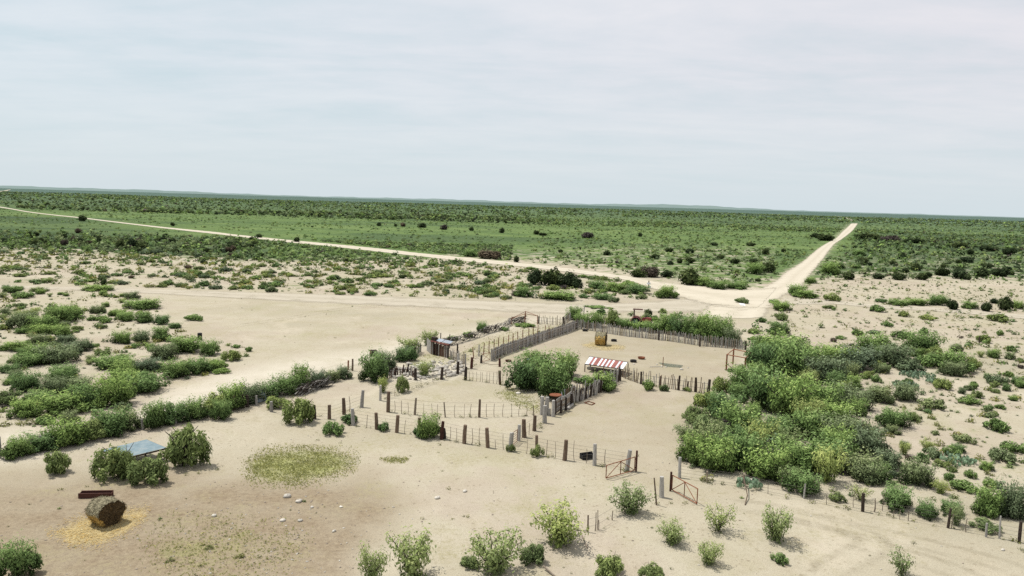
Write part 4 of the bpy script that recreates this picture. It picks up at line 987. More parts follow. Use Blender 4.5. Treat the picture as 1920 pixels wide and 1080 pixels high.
def post_mesh(mb, p, h, r, lean=None, n=7):
    lx, ly = lean if lean else (random.gauss(0, 0.045) * h, random.gauss(0, 0.045) * h)
    q = Vector((p.x + lx, p.y + ly, p.z + h))
    mid = p.lerp(q, 0.55) + Vector((random.uniform(-.015, .015), random.uniform(-.015, .015), 0))
    mb.path([Vector((p.x, p.y, p.z - 0.05)), mid, q], r * random.uniform(1.0, 1.12), r * random.uniform(0.85, 0.95), n=n, jit=0.10)
    return q

def stick_mesh(mb, p, h, r, bend=0.05):
    a = random.uniform(0, 6.28); b_ = bend * h
    q = Vector((p.x + random.uniform(-.06, .06) * h, p.y + random.uniform(-.06, .06) * h, p.z + h))
    mid = p.lerp(q, 0.5) + Vector((math.cos(a) * b_, math.sin(a) * b_, 0))
    mb.path([Vector((p.x, p.y, p.z - 0.03)), p.lerp(mid, 0.5) + Vector((math.cos(a) * b_ * .4, math.sin(a) * b_ * .4, 0)), mid, q], r, r * 0.7, n=5, jit=0.12)

def fence(name, label, posts, stays=(), wires=4, line=None, cat='fence', post_mat='wood_brown', hmin=1.15, net=False):
    """posts: (px, py, top, radius[, material]); stays: (px, py, top); line: survey marks the wire follows"""
    f0 = G(posts[0][0], posts[0][1])
    root = empty(name, f0, label, cat)
    tops = []
    for ps in posts:
        p = G(ps[0], ps[1]); h = height_px(ps[0], ps[1], ps[2])
        mb = MB(); q = post_mesh(mb, p, h, ps[3])
        mb.build('post', M[ps[4] if len(ps) > 4 else post_mat], root)
        tops.append((ps[0], p, h))
    for st in stays:
        p = G(st[0], st[1]); h = height_px(st[0], st[1], st[2])
        mb = MB(); stick_mesh(mb, p, h, st[3] if len(st) > 3 else random.uniform(0.022, 0.034))
        mb.build('stay', M['stick'], root)
    if wires:
        pts = [G(a_, b_) for a_, b_ in line] if line else [t_[1] for t_ in tops]
        hh_ = sorted(t_[2] for t_ in tops)[len(tops) // 2] * 0.93
        for k in range(wires):
            mb = MB()
            z = hh_ * (k + 0.7) / wires
            for a_, b_ in zip(pts[:-1], pts[1:]):
                m_ = a_.lerp(b_, 0.5)
                mb.path([up(a_, z), up(m_, z - 0.02 * (a_ - b_).length * 0.15), up(b_, z)], 0.0075, n=4)
            mb.build('wire', M['wire'], root)
    return root

def pales(mb, line, hpx, gap, r, lean=0.07, hvar=0.2, zsink=0.05, skip=0.0, n=5):
    """a row of irregular upright stakes along survey marks; hpx: height in metres"""
    pts = [G(*q) for q in line]
    for a_, b_ in zip(pts[:-1], pts[1:]):
        L = (b_ - a_).length; k = max(1, int(L / gap))
        d = (b_ - a_).normalized(); sd = Vector((-d.y, d.x, 0))
        for i in range(k):
            if random.random() < skip: continue
            p = a_ + d * ((i + random.uniform(0.2, 0.8)) * L / k) + sd * random.uniform(-0.07, 0.07)
            h = hpx * random.uniform(1 - hvar, 1 + hvar)
            q = p + d * random.uniform(-lean, lean) * h + sd * random.uniform(-lean, lean) * h + Vector((0, 0, h))
            m_ = p.lerp(q, 0.5) + d * random.uniform(-.03, .03)
            mb.path([p - Vector((0, 0, zsink)), m_, q], r * random.uniform(0.7, 1.3), r * random.uniform(0.45, 0.9), n=n, m=random.randrange(3), jit=0.1)

# front post fence
fence('wire_fence', 'front corral fence of dark posts and thin stays facing the open yard',
      [(662.5, 797.5, 767, .17, 'wood_grey'), (706.5, 805, 774, .15), (744, 811, 779, .16), (786, 817, 784, .15), (827.5, 824, 791, .15, 'rust_dark'), (833, 822.5, 803, .15, 'wood_dark'), (870.5, 831.5, 797.5, .16), (914.5, 839, 803, .17), (955, 846, 811, .11, 'wood_grey'), (958.5, 845, 812, .10, 'wood_grey'),
       (1006.7, 853, 817, .14), (1058.7, 863, 826, .17), (1114.5, 872.5, 834, .16, 'wood_grey'), (1174.7, 882.8, 844.5, .17, 'wood_grey')],
      [(687.5, 802, 778), (759, 813, 788), (843, 826.5, 800), (855, 828, 803), (884.7, 834, 804), (900, 834.5, 803), (928.7, 841, 825), (944, 843, 815), (987, 851, 824), (1024, 855, 826), (1041, 859, 829), (1077, 865, 827), (1099, 868.7, 842), (1135, 874, 844)], wires=5)
fence('wire_fence', 'corral fence climbing from the dark stump to the corner posts left of the front fence',
      [(509, 772, 753, .15, 'wood_grey'), (590, 785, 760, .15, 'wood_dark'), (617.5, 786, 760, .17), (645, 777, 747, .18), (678, 764, 733, .17, 'wood_grey')], [(655, 772, 743, .04), (665, 785, 772)], wires=4,
      line=[(509, 772), (560, 792), (590, 785), (617.5, 786), (645, 777), (678, 764)])
fence('wire_fence', 'middle cross fence of evenly spaced thin stays with one tall post',
      [(728, 772.5, 735, .18), (777.5, 778, 747, .10, 'stick'), (835, 782.5, 755, .07, 'stick'), (898.5, 782.5, 749, .11), (1000, 779, 760, .05, 'stick')],
      [(740, 773, 752), (753, 776, 751), (765, 777.5, 754), (794, 781, 757), (808.7, 782, 757), (821, 782, 758), (853, 782.5, 759), (871, 783, 758), (882.5, 782.5, 758), (912.5, 782, 758), (926.7, 782, 757), (943, 782, 757), (959, 782, 757), (973, 781, 758), (986, 781, 757)], wires=4)
fence('wire_fence', 'short fence of brown posts between the small metal gate and the grey pillar posts', [(972.5, 826.7, 797, .15, 'wood_grey'), (983, 820, 787, .20), (1001.7, 808, 780, .16)], [(991.7, 815, 794), (978, 824, 806)], wires=3, line=[(972.5, 826.7), (983, 820), (1001.7, 808), (1021, 792)])
fence('wire_fence', 'thin stay fence left of the pen trees ending in a brown post', [(872.5, 712.5, 688, .16, 'wood_dark'), (937.5, 721, 695, .15)],
      [(880, 713.5, 697), (886, 714, 697), (893, 715, 697), (900, 716, 697), (905, 716.5, 698), (912, 717.5, 698), (918, 718, 698), (925, 719, 698), (931, 720, 697), (943, 722, 701), (950, 723, 702)], wires=3, line=[(872.5, 712.5), (937.5, 721), (965, 725)])
fence('wire_fence', 'wire netting fence running diagonally past the white rubble', [(713, 751, 722, .12, 'wood_grey'), (779, 713, 691, .15, 'wood_dark'), (827.5, 711.7, 689, .16, 'wood_dark'), (858, 701.7, 678, .15, 'wood_dark'), (883.7, 691, 670, .16, 'rust_dark'), (764, 700, 684, .10, 'wood_dark')],
      [(740, 743, 726), (790, 727, 707), (812, 717, 699), (836.7, 708, 692, .06), (845, 705, 686), (870, 697, 676)], wires=6, line=[(713, 751), (740, 743), (812, 717.5), (858, 701.7), (883.7, 691), (903, 681)])
fence('wire_fence', 'inner alley fence of yellowish rusty pipes beside the plank fence',
      [(888, 672, 651, .06, 'rust'), (897.5, 668, 647, .10, 'wood_grey'), (906.7, 665, 643, .06, 'rust'), (916.7, 662, 639, .06, 'rust'), (926, 655, 636, .06, 'rust'), (934.7, 654, 633, .06, 'rust'), (943, 648, 632, .06, 'rust'), (953, 646, 627.5, .06, 'rust'), (961.7, 642, 625, .06, 'rust'), (971, 638, 622, .06, 'rust'), (980, 635, 618, .06, 'rust'), (991, 632, 615, .06, 'rust'), (999.7, 629, 612.5, .06, 'rust'), (1008, 627.5, 610, .06, 'rust'), (1021.7, 622.5, 610, .06, 'rust'), (1029, 620, 610, .06, 'rust')], wires=3)
fence('wire_fence', 'long west fence buried in mesquites with few grey posts showing', [(0, 859, 820, .10, 'wood_grey'), (76, 844, 818, .08, 'wood_grey'), (193, 818, 796, .09, 'wood_grey'), (268, 806, 786, .10, 'wood_grey'), (330, 794, 772, .09, 'wood_grey'), (389, 781, 760, .09, 'wood_grey'), (438, 768, 742, .12, 'wood_brown'), (456, 765, 741, .14, 'wood_dark'), (464, 763, 741, .14, 'wood_dark'), (481, 760, 742, .12, 'wood_grey'), (575, 735, 716, .09, 'wood_dark'), (653, 693, 676, .10, 'rust'), (661, 695, 673, .11, 'wood_brown')], wires=4,
      line=[(0, 859), (193, 818), (389, 781), (481, 760), (575, 735), (640, 712), (661, 695)])
fence('wire_fence', 'thicket boundary fence running to the right edge with thin grey posts',
      [(1274, 896, 859, .12, 'wood_grey'), (1326, 905, 884, .06, 'stick'), (1346, 884, 861, .10, 'rust_dark'), (1394, 913, 890, .05, 'stick'), (1465, 912, 896, .05, 'stick'), (1507, 935, 908, .06, 'wood_grey'), (1617.5, 959, 926, .11, 'wood_dark'), (1777.5, 990, 955, .08, 'wood_dark'), (1849, 1007, 982, .07, 'wood_grey'), (1874, 1010, 970, .06, 'wood_grey'), (1911, 1017, 980, .09, 'wood_dark')],
      [(1600, 951, 919), (1639, 960, 935, .05), (1654, 958, 927), (1674, 970, 957), (1687, 974, 957), (1703, 977, 959), (1783, 991, 964), (1811, 998, 974), (1440, 926, 906), (1550, 946, 926)], wires=4, line=[(1274, 896), (1394, 913), (1440, 926), (1515, 940), (1617, 960), (1777, 990), (1911, 1018), (2010, 1040)])
fence('wire_fence', 'faint back fence behind the thicket with one dark post', [(1667, 655, 645, .07, 'wood_grey'), (1676, 660, 648, .09, 'wood_dark'), (1756, 652, 638, .08, 'rust_dark'), (1836, 644, 631, .10, 'wood_dark')], [(1700, 657, 646), (1720, 656, 645), (1790, 650, 640), (1800, 650, 639)], wires=2)
fence('wire_fence', 'fence end of three thin stakes at the tall feathery bush', [(1102, 998, 968, .05, 'wood_brown')], [(1116, 995, 962, .035), (1119.5, 993, 958, .035), (1122, 994, 976, .035), (1148, 975, 958, .04)], wires=2, line=[(1102, 998), (1119, 994), (1148, 976)])

# plank fence of the back pen: overlapping upright boards between posts
line = [(920, 677), (940, 667), (960, 660), (985, 651), (1010, 642), (1035, 633), (1060, 625), (1081, 617)]
root = empty('plank_fence', G(920, 677), 'grey close-boarded plank fence along the left side of the big pen', 'fence')
mb = MB()
pts = [G(*q) for q in line]
for a_, b_ in zip(pts[:-1], pts[1:]):
    d = (b_ - a_).normalized(); L = (b_ - a_).length; k = int(L / 0.16); sd = Vector((-d.y, d.x, 0))
    for i in range(k):
        p = a_ + d * ((i + 0.5) * L / k); h = random.uniform(1.32, 1.55)
        mb.box(p + sd * random.uniform(-.02, .02) + Vector((0, 0, h / 2)), (0.145, 0.028, h), random.randrange(3), ax=(d, sd, Vector((random.uniform(-.02, .02), 0, 1)).normalized()))
mb.build('planking', [M['wood_grey'], M['wood_grey'], M['stick']], root)
for i in range(0, 24):
    u_ = i / 23 * (len(pts) - 1); j = min(int(u_), len(pts) - 2); p = pts[j].lerp(pts[j + 1], u_ - j)
    mb = MB(); post_mesh(mb, p + Vector((0.1, -0.12, 0)), random.uniform(1.45, 1.65), 0.07); mb.build('post', M['wood_grey'], root)
for z in (0.45, 1.15):
    mb = MB()
    for a_, b_ in zip(pts[:-1], pts[1:]): mb.bar(up(a_, z) + Vector((.1, -.06, 0)), up(b_, z) + Vector((.1, -.06, 0)), 0.035, 0.09)
    mb.build('rail', M['wood_grey'], root)

def stake_fence(name, label, line, hgt, gap, r, posts, mats, skip=0.0, hvar=0.2, lean=0.07):
    root = empty(name, G(*line[0]), label, 'fence')
    mb = MB(); pales(mb, line, hgt, gap, r, hvar=hvar, lean=lean, skip=skip)
    mb.build('palisade', [M[m_] for m_ in mats], root)
    for ps in posts:
        mb = MB(); post_mesh(mb, G(ps[0], ps[1]), height_px(ps[0], ps[1], ps[2]), ps[3]); mb.build('post', M[ps[4] if len(ps) > 4 else 'wood_brown'], root)
    P_ = [G(*q) for q in line]
    for z in (hgt * 0.38, hgt * 0.78):
        mb = MB()
        for a_, b_ in zip(P_[:-1], P_[1:]): mb.path([up(a_, z), up(a_.lerp(b_, .5), z - .02), up(b_, z)], 0.02, n=4)
        mb.build('wire', M['wire'], root)
    return root
stake_fence('picket_fence', 'long grey stake fence closing the far side of the big pen under mesquites', [(1082, 616), (1125, 623), (1171, 630.5), (1235, 637), (1312, 648.5), (1365, 653), (1398, 656)], 1.45, 0.145, 0.06,
            [(1082, 617, 598, .16, 'wood_dark'), (1235, 638, 620, .12, 'wood_dark'), (1312, 650, 633, .11, 'wood_dark'), (1398, 656, 640, .12, 'wood_dark')], ['wood_grey', 'wood_grey', 'stick'], hvar=0.18)
stake_fence('picket_fence', 'open stake fence below the striped feeder roof ending in a dark post', [(1168, 708), (1183, 714), (1201, 720), (1237, 726), (1269, 731), (1304, 735), (1328, 738)], 1.4, 0.24, 0.05,
            [(1201.5, 720, 697, .12, 'wood_dark'), (1237, 726, 705, .12), (1271.6, 731.5, 704, .12, 'wood_dark'), (1289, 733, 715, .09), (1303.5, 735, 708, .13, 'wood_dark'), (1327.6, 738, 712, .17, 'wood_dark')], ['stick', 'wood_grey', 'wood_brown'], hvar=0.22, lean=0.10)
stake_fence('picket_fence', 'ragged weathered stake wall leaning in front of the pen trees', [(1071, 758), (1085, 753), (1100, 747), (1118, 739), (1140, 727), (1162, 713)], 1.55, 0.15, 0.075,
            [(1071, 759, 738, .12, 'wood_grey'), (1090, 751, 729, .12, 'wood_grey'), (1126, 736, 712, .12, 'wood_dark'), (1162, 714, 692, .14, 'wood_dark')], ['wood_grey', 'wood_grey', 'wood_dark'], hvar=0.28, lean=0.16)
stake_fence('picket_fence', 'stake fence of the far alley beyond the rusty corner frame', [(1006, 606), (1022, 607.5), (1040, 609), (1056, 610.5), (1070, 601)], 1.3, 0.30, 0.055, [(1010, 607, 593, .12, 'wood_dark'), (1057, 611, 594, .13, 'wood_dark'), (1071, 600, 574, .10, 'wood_grey'), (1083, 596, 574, .09, 'wood_grey'), (1094, 594, 573, .10, 'wood_grey')], ['wood_grey', 'wood_dark', 'stick'], hvar=0.25)
stake_fence('picket_fence', 'stake wing wall of grey poles left of the wooden chute', [(742, 676), (766, 668), (790, 660)], 1.3, 0.16, 0.06, [(764.5, 654, 642, .13, 'wood_brown'), (780.5, 648, 637, .13, 'wood_brown')], ['wood_grey', 'wood_grey', 'wood_dark'])
stake_fence('picket_fence', 'short stake fence between the wooden chute and the rope gate', [(842, 672), (856, 678), (873, 683)], 1.3, 0.19, 0.05, [(857, 662, 645, .11, 'wood_dark'), (872.5, 690, 663, .09, 'wood_grey'), (857.5, 684, 664, .09, 'wood_grey')], ['wood_grey', 'stick', 'wood_grey'])
stake_fence('picket_fence', 'collapsed wood fence in the shade behind the bright mesquite', [(722, 712), (740, 706), (764, 700), (778, 709)], 0.9, 0.17, 0.06, [(726, 690, 668, .09, 'wood_dark'), (741, 706, 690, .12, 'wood_dark')], ['wood_dark', 'wood_grey', 'rust_dark'], hvar=0.35, lean=0.25)

# brush fence: a bank of stacked dead branches held between posts
def brush_fence(label, line, hgt, wid, n, posts=()):
    root = empty('brush_fence', G(*line[0]), label, 'fence')
    mb = MB(); P_ = [G(*q) for q in line]
    for i in range(n):
        u_ = random.uniform(0, len(P_) - 1.001); j = int(u_); a_, b_ = P_[j], P_[j + 1]
        p = a_.lerp(b_, u_ - j); d = (b_ - a_).normalized(); sd = Vector((-d.y, d.x, 0))
        L = random.uniform(0.5, 1.5); z = hgt * random.random() ** 0.8
        c = p + sd * random.uniform(-wid, wid) * (1 - 0.5 * z / hgt) + Vector((0, 0, max(0.06, z)))
        dr = (d + sd * random.uniform(-.4, .4) + Vector((0, 0, random.uniform(-.35, .55)))).normalized()
        a1, a2 = c - dr * L / 2, c + dr * L / 2
        a1.z, a2.z = max(0.02, a1.z), max(0.02, a2.z)
        mb.path([a1, c + Vector((0, 0, random.uniform(-.06, .06))), a2], random.uniform(.02, .05), .012, n=4, m=random.randrange(3))
    mb.build('brushwood', [M['wood_dark'], M['wood_grey'], M['bark']], root)
    for ps in posts:
        mb = MB(); post_mesh(mb, G(ps[0], ps[1]), height_px(ps[0], ps[1], ps[2]), ps[3]); mb.build('post', M['wood_dark'], root)
brush_fence('dark brushwood fence curving from the chute to the rusty corner frame', [(825, 650), (847, 647), (870, 640.5), (892, 634), (913, 625.5), (930, 621), (945, 617), (958, 607), (975, 606), (985, 605)], 1.05, 0.35, 620, [(913, 625, 613, .08), (930, 621, 610, .08), (890, 634, 624, .08)])
brush_fence('reddish brushwood piled under the west fence mesquites', [(560, 742), (590, 731), (617, 723)], 0.95, 0.45, 200)

# ------------------------------------------------------------------ gates
def pipe_gate(label, a, b, ta, tb, r=0.035, style='truss', mat='rust', hinge=None, name='metal_gate'):
    """a, b: foot marks of the two ends; ta, tb: rows of their heads"""
    A, B = G(*a), G(*b); ha, hb = height_px(a[0], a[1], ta), height_px(b[0], b[1], tb)
    root = empty(name, A, label, 'gate')
    z0 = 0.10
    A0, B0, A1, B1 = up(A, z0), up(B, z0), up(A, ha), up(B, hb)
    mb = MB()
    for p, q in ((A0, A1), (B0, B1), (A0, B0), (A1, B1)): mb.tube(p, q, r, n=6)
    mb.build('frame', M[mat], root)
    if style == 'truss':
        m0, m1 = A0.lerp(B0, .5), A1.lerp(B1, .5)
        mb = MB(); mb.tube(m0, m1, r * .9, n=6); mb.build('upright', M[mat], root)
        for e_ in (A0, B0):
            mb = MB(); mb.tube(e_, m1 - Vector((0, 0, .03)), r * .75, n=6); mb.build('brace', M[mat], root)
    elif style == 'x':
        for p, q in ((A0, B1), (B0, A1)):
            mb = MB(); mb.tube(p, q, r * .7, n=6); mb.build('brace', M[mat], root)
    else:
        for k in range(1, 5):
            mb = MB(); mb.tube(A0.lerp(A1, k / 5), B0.lerp(B1, k / 5), r * .6, n=6); mb.build('bar', M[mat], root)
    if hinge:
        hp, top, rad = hinge
        P_ = G(*hp); h = height_px(hp[0], hp[1], top)
        mb = MB(); mb.tube(up(P_, -.05), up(P_, h), rad, n=8); mb.build('hinge_post', M['rust_dark'], root)
        near = A if (A - P_).length < (B - P_).length else B
        hn = ha if near is A else hb
        for z in (0.3, hn * .85):
            mb = MB(); mb.bar(up(P_, z), up(near, z), .06, .08); mb.build('hinge', M['rust_dark'], root)
    return root
pipe_gate('open rusty pipe gate standing by the front fence end and its trough', (1136, 899), (1189.5, 884), 873.5, 857.5, hinge=((1192.5, 884), 846, .075))
pipe_gate('open rusty pipe gate leaning outward beside the thicket corner post', (1259.5, 920.5), (1306.5, 947), 892, 917.5, hinge=((1256.8, 921), 886, .075))
pipe_gate('narrow barred metal gate between grey posts of the front fence', (960.5, 836.5), (969.5, 829), 812, 806, r=.028, style='bars', mat='rust')
pipe_gate('small yellowish pipe gate at the low end of the plank fence', (903, 680), (918.5, 675.5), 664, 661, r=.03, style='x', mat='rust')


def lone(name, label, cat, px, py, top, r, mat, lean=None, part=None):
    p = G(px, py); mb = MB()
    if lean is None: post_mesh(mb, p, height_px(px, py, top), r)
    else: post_mesh(mb, p, height_px(px, py, top), r, lean)
    o = mb.build(name, M[mat])
    return tag(o, label, cat)
lone('fence_post', 'stout grey post standing alone between the two open rusty gates', 'post', 1240.5, 932.5, 895, .17, 'wood_grey', (-.06, 0))
lone('stake', 'thin crooked stake leaning left of the stout lone post', 'stake', 1231, 947, 898, .05, 'wood_brown', (-.25, 0))
lone('fence_post', 'red-brown gate post standing alone below the far end of the plank fence', 'post', 936.7, 687.5, 672, .14, 'rust_dark')
lone('fence_post', 'short dark post standing in front of the small pen gate', 'post', 902, 681, 666, .13, 'wood_dark')
p0, p1 = G(904, 683), G(936, 687.5)
mb = MB(); mb.path([up(p0, .25), up(p0.lerp(p1, .5), .12), up(p1, .3)], .03, n=5)
tag(mb.build('gate_rope', M['wood_brown']), 'low sagging rope between the small pen gate and the red-brown post', 'rope')

# pillar posts at the pen tree corner, each a post of its own
for px, py, top, r, lab in ((1015.5, 777.5, 744, .2, 'tall pale pillar post, leftmost of the group at the pen tree corner'), (1025, 777, 745, .2, 'tall pale pillar post, second from left at the pen tree corner'), (1021, 793, 761, .2, 'pale pillar post standing nearest in front of the pen tree corner'), (1036.7, 781, 751, .17, 'grey pillar post nearest the board panels'), (1030, 780, 766, .12, 'short grey stump among the pillar posts')):
    lone('fence_post', lab, 'post', px, py, top, r, 'wood_grey', (0, 0))

# board panels right of the pillar posts
root = empty('board_fence', G(1042, 776), 'three grey board panels joining the pillar posts to the stake wall', 'fence')
for (a, b, h) in (((1042, 777), (1050, 771), 1.45), ((1053, 772), (1060, 769), 1.5), ((1061, 766), (1070, 758), 1.35)):
    A, B = G(*a), G(*b); mb = MB()
    for k in range(6):
        z = 0.16 + k * h / 6.2
        mb.bar(up(A, z), up(B, z + random.uniform(-.03, .03)), .035, h / 6.2 * .88, m=random.randrange(2))
    mb.build('panel', [M['wood_grey'], M['stick']], root)
for px, py, t_ in ((1041, 777, 752), (1051.5, 774, 750), (1060.5, 769, 745), (1071, 759, 738)):
    mb = MB(); post_mesh(mb, G(px, py) + Vector((0, -.08, 0)), height_px(px, py, t_), .11, (0, 0)); mb.build('post', M['wood_dark'], root)
A, B = G(1052, 756), G(1060, 750)
mb = MB(); mb.face([up(A, .25), up(B, .25), up(B, 1.15) + Vector((.0, .35, 0)), up(A, 1.15) + Vector((0, .35, 0))]); mb.face([up(A, .245) + Vector((0, .02, 0)), up(A, 1.145) + Vector((0, .37, 0)), up(B, 1.145) + Vector((0, .37, 0)), up(B, .245) + Vector((0, .02, 0))])
tag(mb.build('metal_sheet', M['white_sheet']), 'bright white sheet leaning behind the board panels', 'sheet')
A, B = G(1060, 750), G(1077, 742)
mb = MB(); mb.bar(up(A, .55), up(B, .55), .06, 1.1); tag(mb.build('wooden_board', M['tan_board']), 'tan board standing inside the stake wall', 'board')
A, B = G(1064, 769), G(1074, 761); mb = MB(); mb.tube(up(A, .14), up(B, .14), .15, .13, n=9, jit=.06)
tag(mb.build('log', M['wood_grey']), 'short log lying at the foot of the board panels', 'log')

# table under the tree
c = G(1041, 758); root = empty('table', c, 'round red-brown table top on a stand in the tree shade', 'table')
mb = MB(); mb.tube(up(c, .92), up(c, .99), .62, n=14, jit=.05); mb.build('table_top', M['rust'], root)
for a_ in range(3):
    q = c + Vector((.4 * math.cos(a_ * 2.1 + .4), .4 * math.sin(a_ * 2.1 + .4), 0))
    mb = MB(); mb.tube(q, up(c + (q - c) * .7, .92), .035, n=6); mb.build('leg', M['rust_dark'], root)

# ------------------------------------------------------------------ wooden loading chute
A, B = G(808, 664), G(842, 672); d = (B - A).normalized(); sd = Vector((-d.y, d.x, 0)); L = (B - A).length
root = empty('loading_chute', A, 'wooden loading chute with a red beam and two pale sheets on top', 'chute')
mb = MB(); n_ = int(L / .17)
for i in range(n_):
    p = A + d * ((i + .5) * L / n_); h = random.uniform(1.35, 1.6); mb.box(up(p, h / 2), (.13, .06, h), random.randrange(3), ax=(d, sd, Vector((0, 0, 1))))
mb.build('front_wall', [M['wood_grey'], M['wood_brown'], M['rust_dark']], root)
mb = MB(); q = A - d * 2.2 + sd * 1.2; n_ = 14
for i in range(n_):
    p = q.lerp(A, (i + .5) / n_); h = random.uniform(1.5, 1.75); mb.box(up(p, h / 2), (.17, .05, h), 0, ax=((A - q).normalized(), Vector((-(A - q).normalized().y, (A - q).normalized().x, 0)), Vector((0, 0, 1))))
mb.build('side_wall', M['wood_grey'], root)
mb = MB(); mb.bar(up(A, 1.72) - sd * .06, up(B, 1.72) - sd * .06, .12, .17); mb.build('beam', M['red_sheet'], root)
for f_ in (.18, .34, .97):
    mb = MB(); post_mesh(mb, A + d * L * f_ - sd * .1, 1.75, .11, (0, 0)); mb.build('post', M['wood_dark'], root)
for f0_, f1_ in ((.2, .54), (.57, .98)):
    a1, b1 = A + d * L * f0_ + sd * .15, A + d * L * f1_ + sd * .15
    t1, t2 = up(b1, 2.1) + sd * .55, up(a1, 2.1) + sd * .55
    mb = MB(); mb.face([up(a1, 1.85), up(b1, 1.85), t1, t2]); mb.face([up(a1, 1.845), t2 - Vector((0, 0, .006)), t1 - Vector((0, 0, .006)), up(b1, 1.845)]); mb.build('roof_sheet', M['dull_sheet'], root)
mb = MB(); mb.box(up(A + d * L * .1 + sd * .3, 1.95), (.7, .5, .6), ax=(d, sd, Vector((0, 0, 1)))); mb.build('winch_box', M['wood_dark'], root)
for px, py in ((826, 650), (843, 653)):
    mb = MB(); post_mesh(mb, G(px, py), 1.9, .07, (0, 0)); mb.build('back_post', M['wood_dark'], root)

# rusty corner frame by the far alley and rusty frame at the right of the pen
def pipe_frame(label, feet, heights, bars, r=.07, mat='rust'):
    P_ = [G(*f_) for f_ in feet]
    root = empty('pipe_frame', P_[0], label, 'frame')
    for p, h in zip(P_, heights): mb = MB(); mb.tube(up(p, -.05), up(p, h), r, n=7); mb.build('post', M[mat], root)
    for i, j in bars: mb = MB(); mb.tube(up(P_[i], heights[i] - .03), up(P_[j], heights[j] - .03), r * .6, n=6); mb.build('bar', M[mat], root)
hts = [height_px(958.7, 608, 597), height_px(983.7, 611, 588), height_px(1007.5, 608, 592)]
pipe_frame('rusty three-post pipe frame over the brush fence corner', [(958.7, 608), (983.7, 611), (1007.5, 608), (985, 599)], [hts[0], hts[1], hts[2], hts[2]], [(0, 1), (1, 2), (0, 3), (3, 2)])
hg = height_px(1361.5, 694, 664.5)
pipe_frame('orange rusty four-post pipe frame by the thicket edge', [(1361.5, 694), (1374, 683), (1406, 690), (1396, 701)], [hg] * 4, [(0, 1), (0, 3), (1, 2), (2, 3)], r=.095)

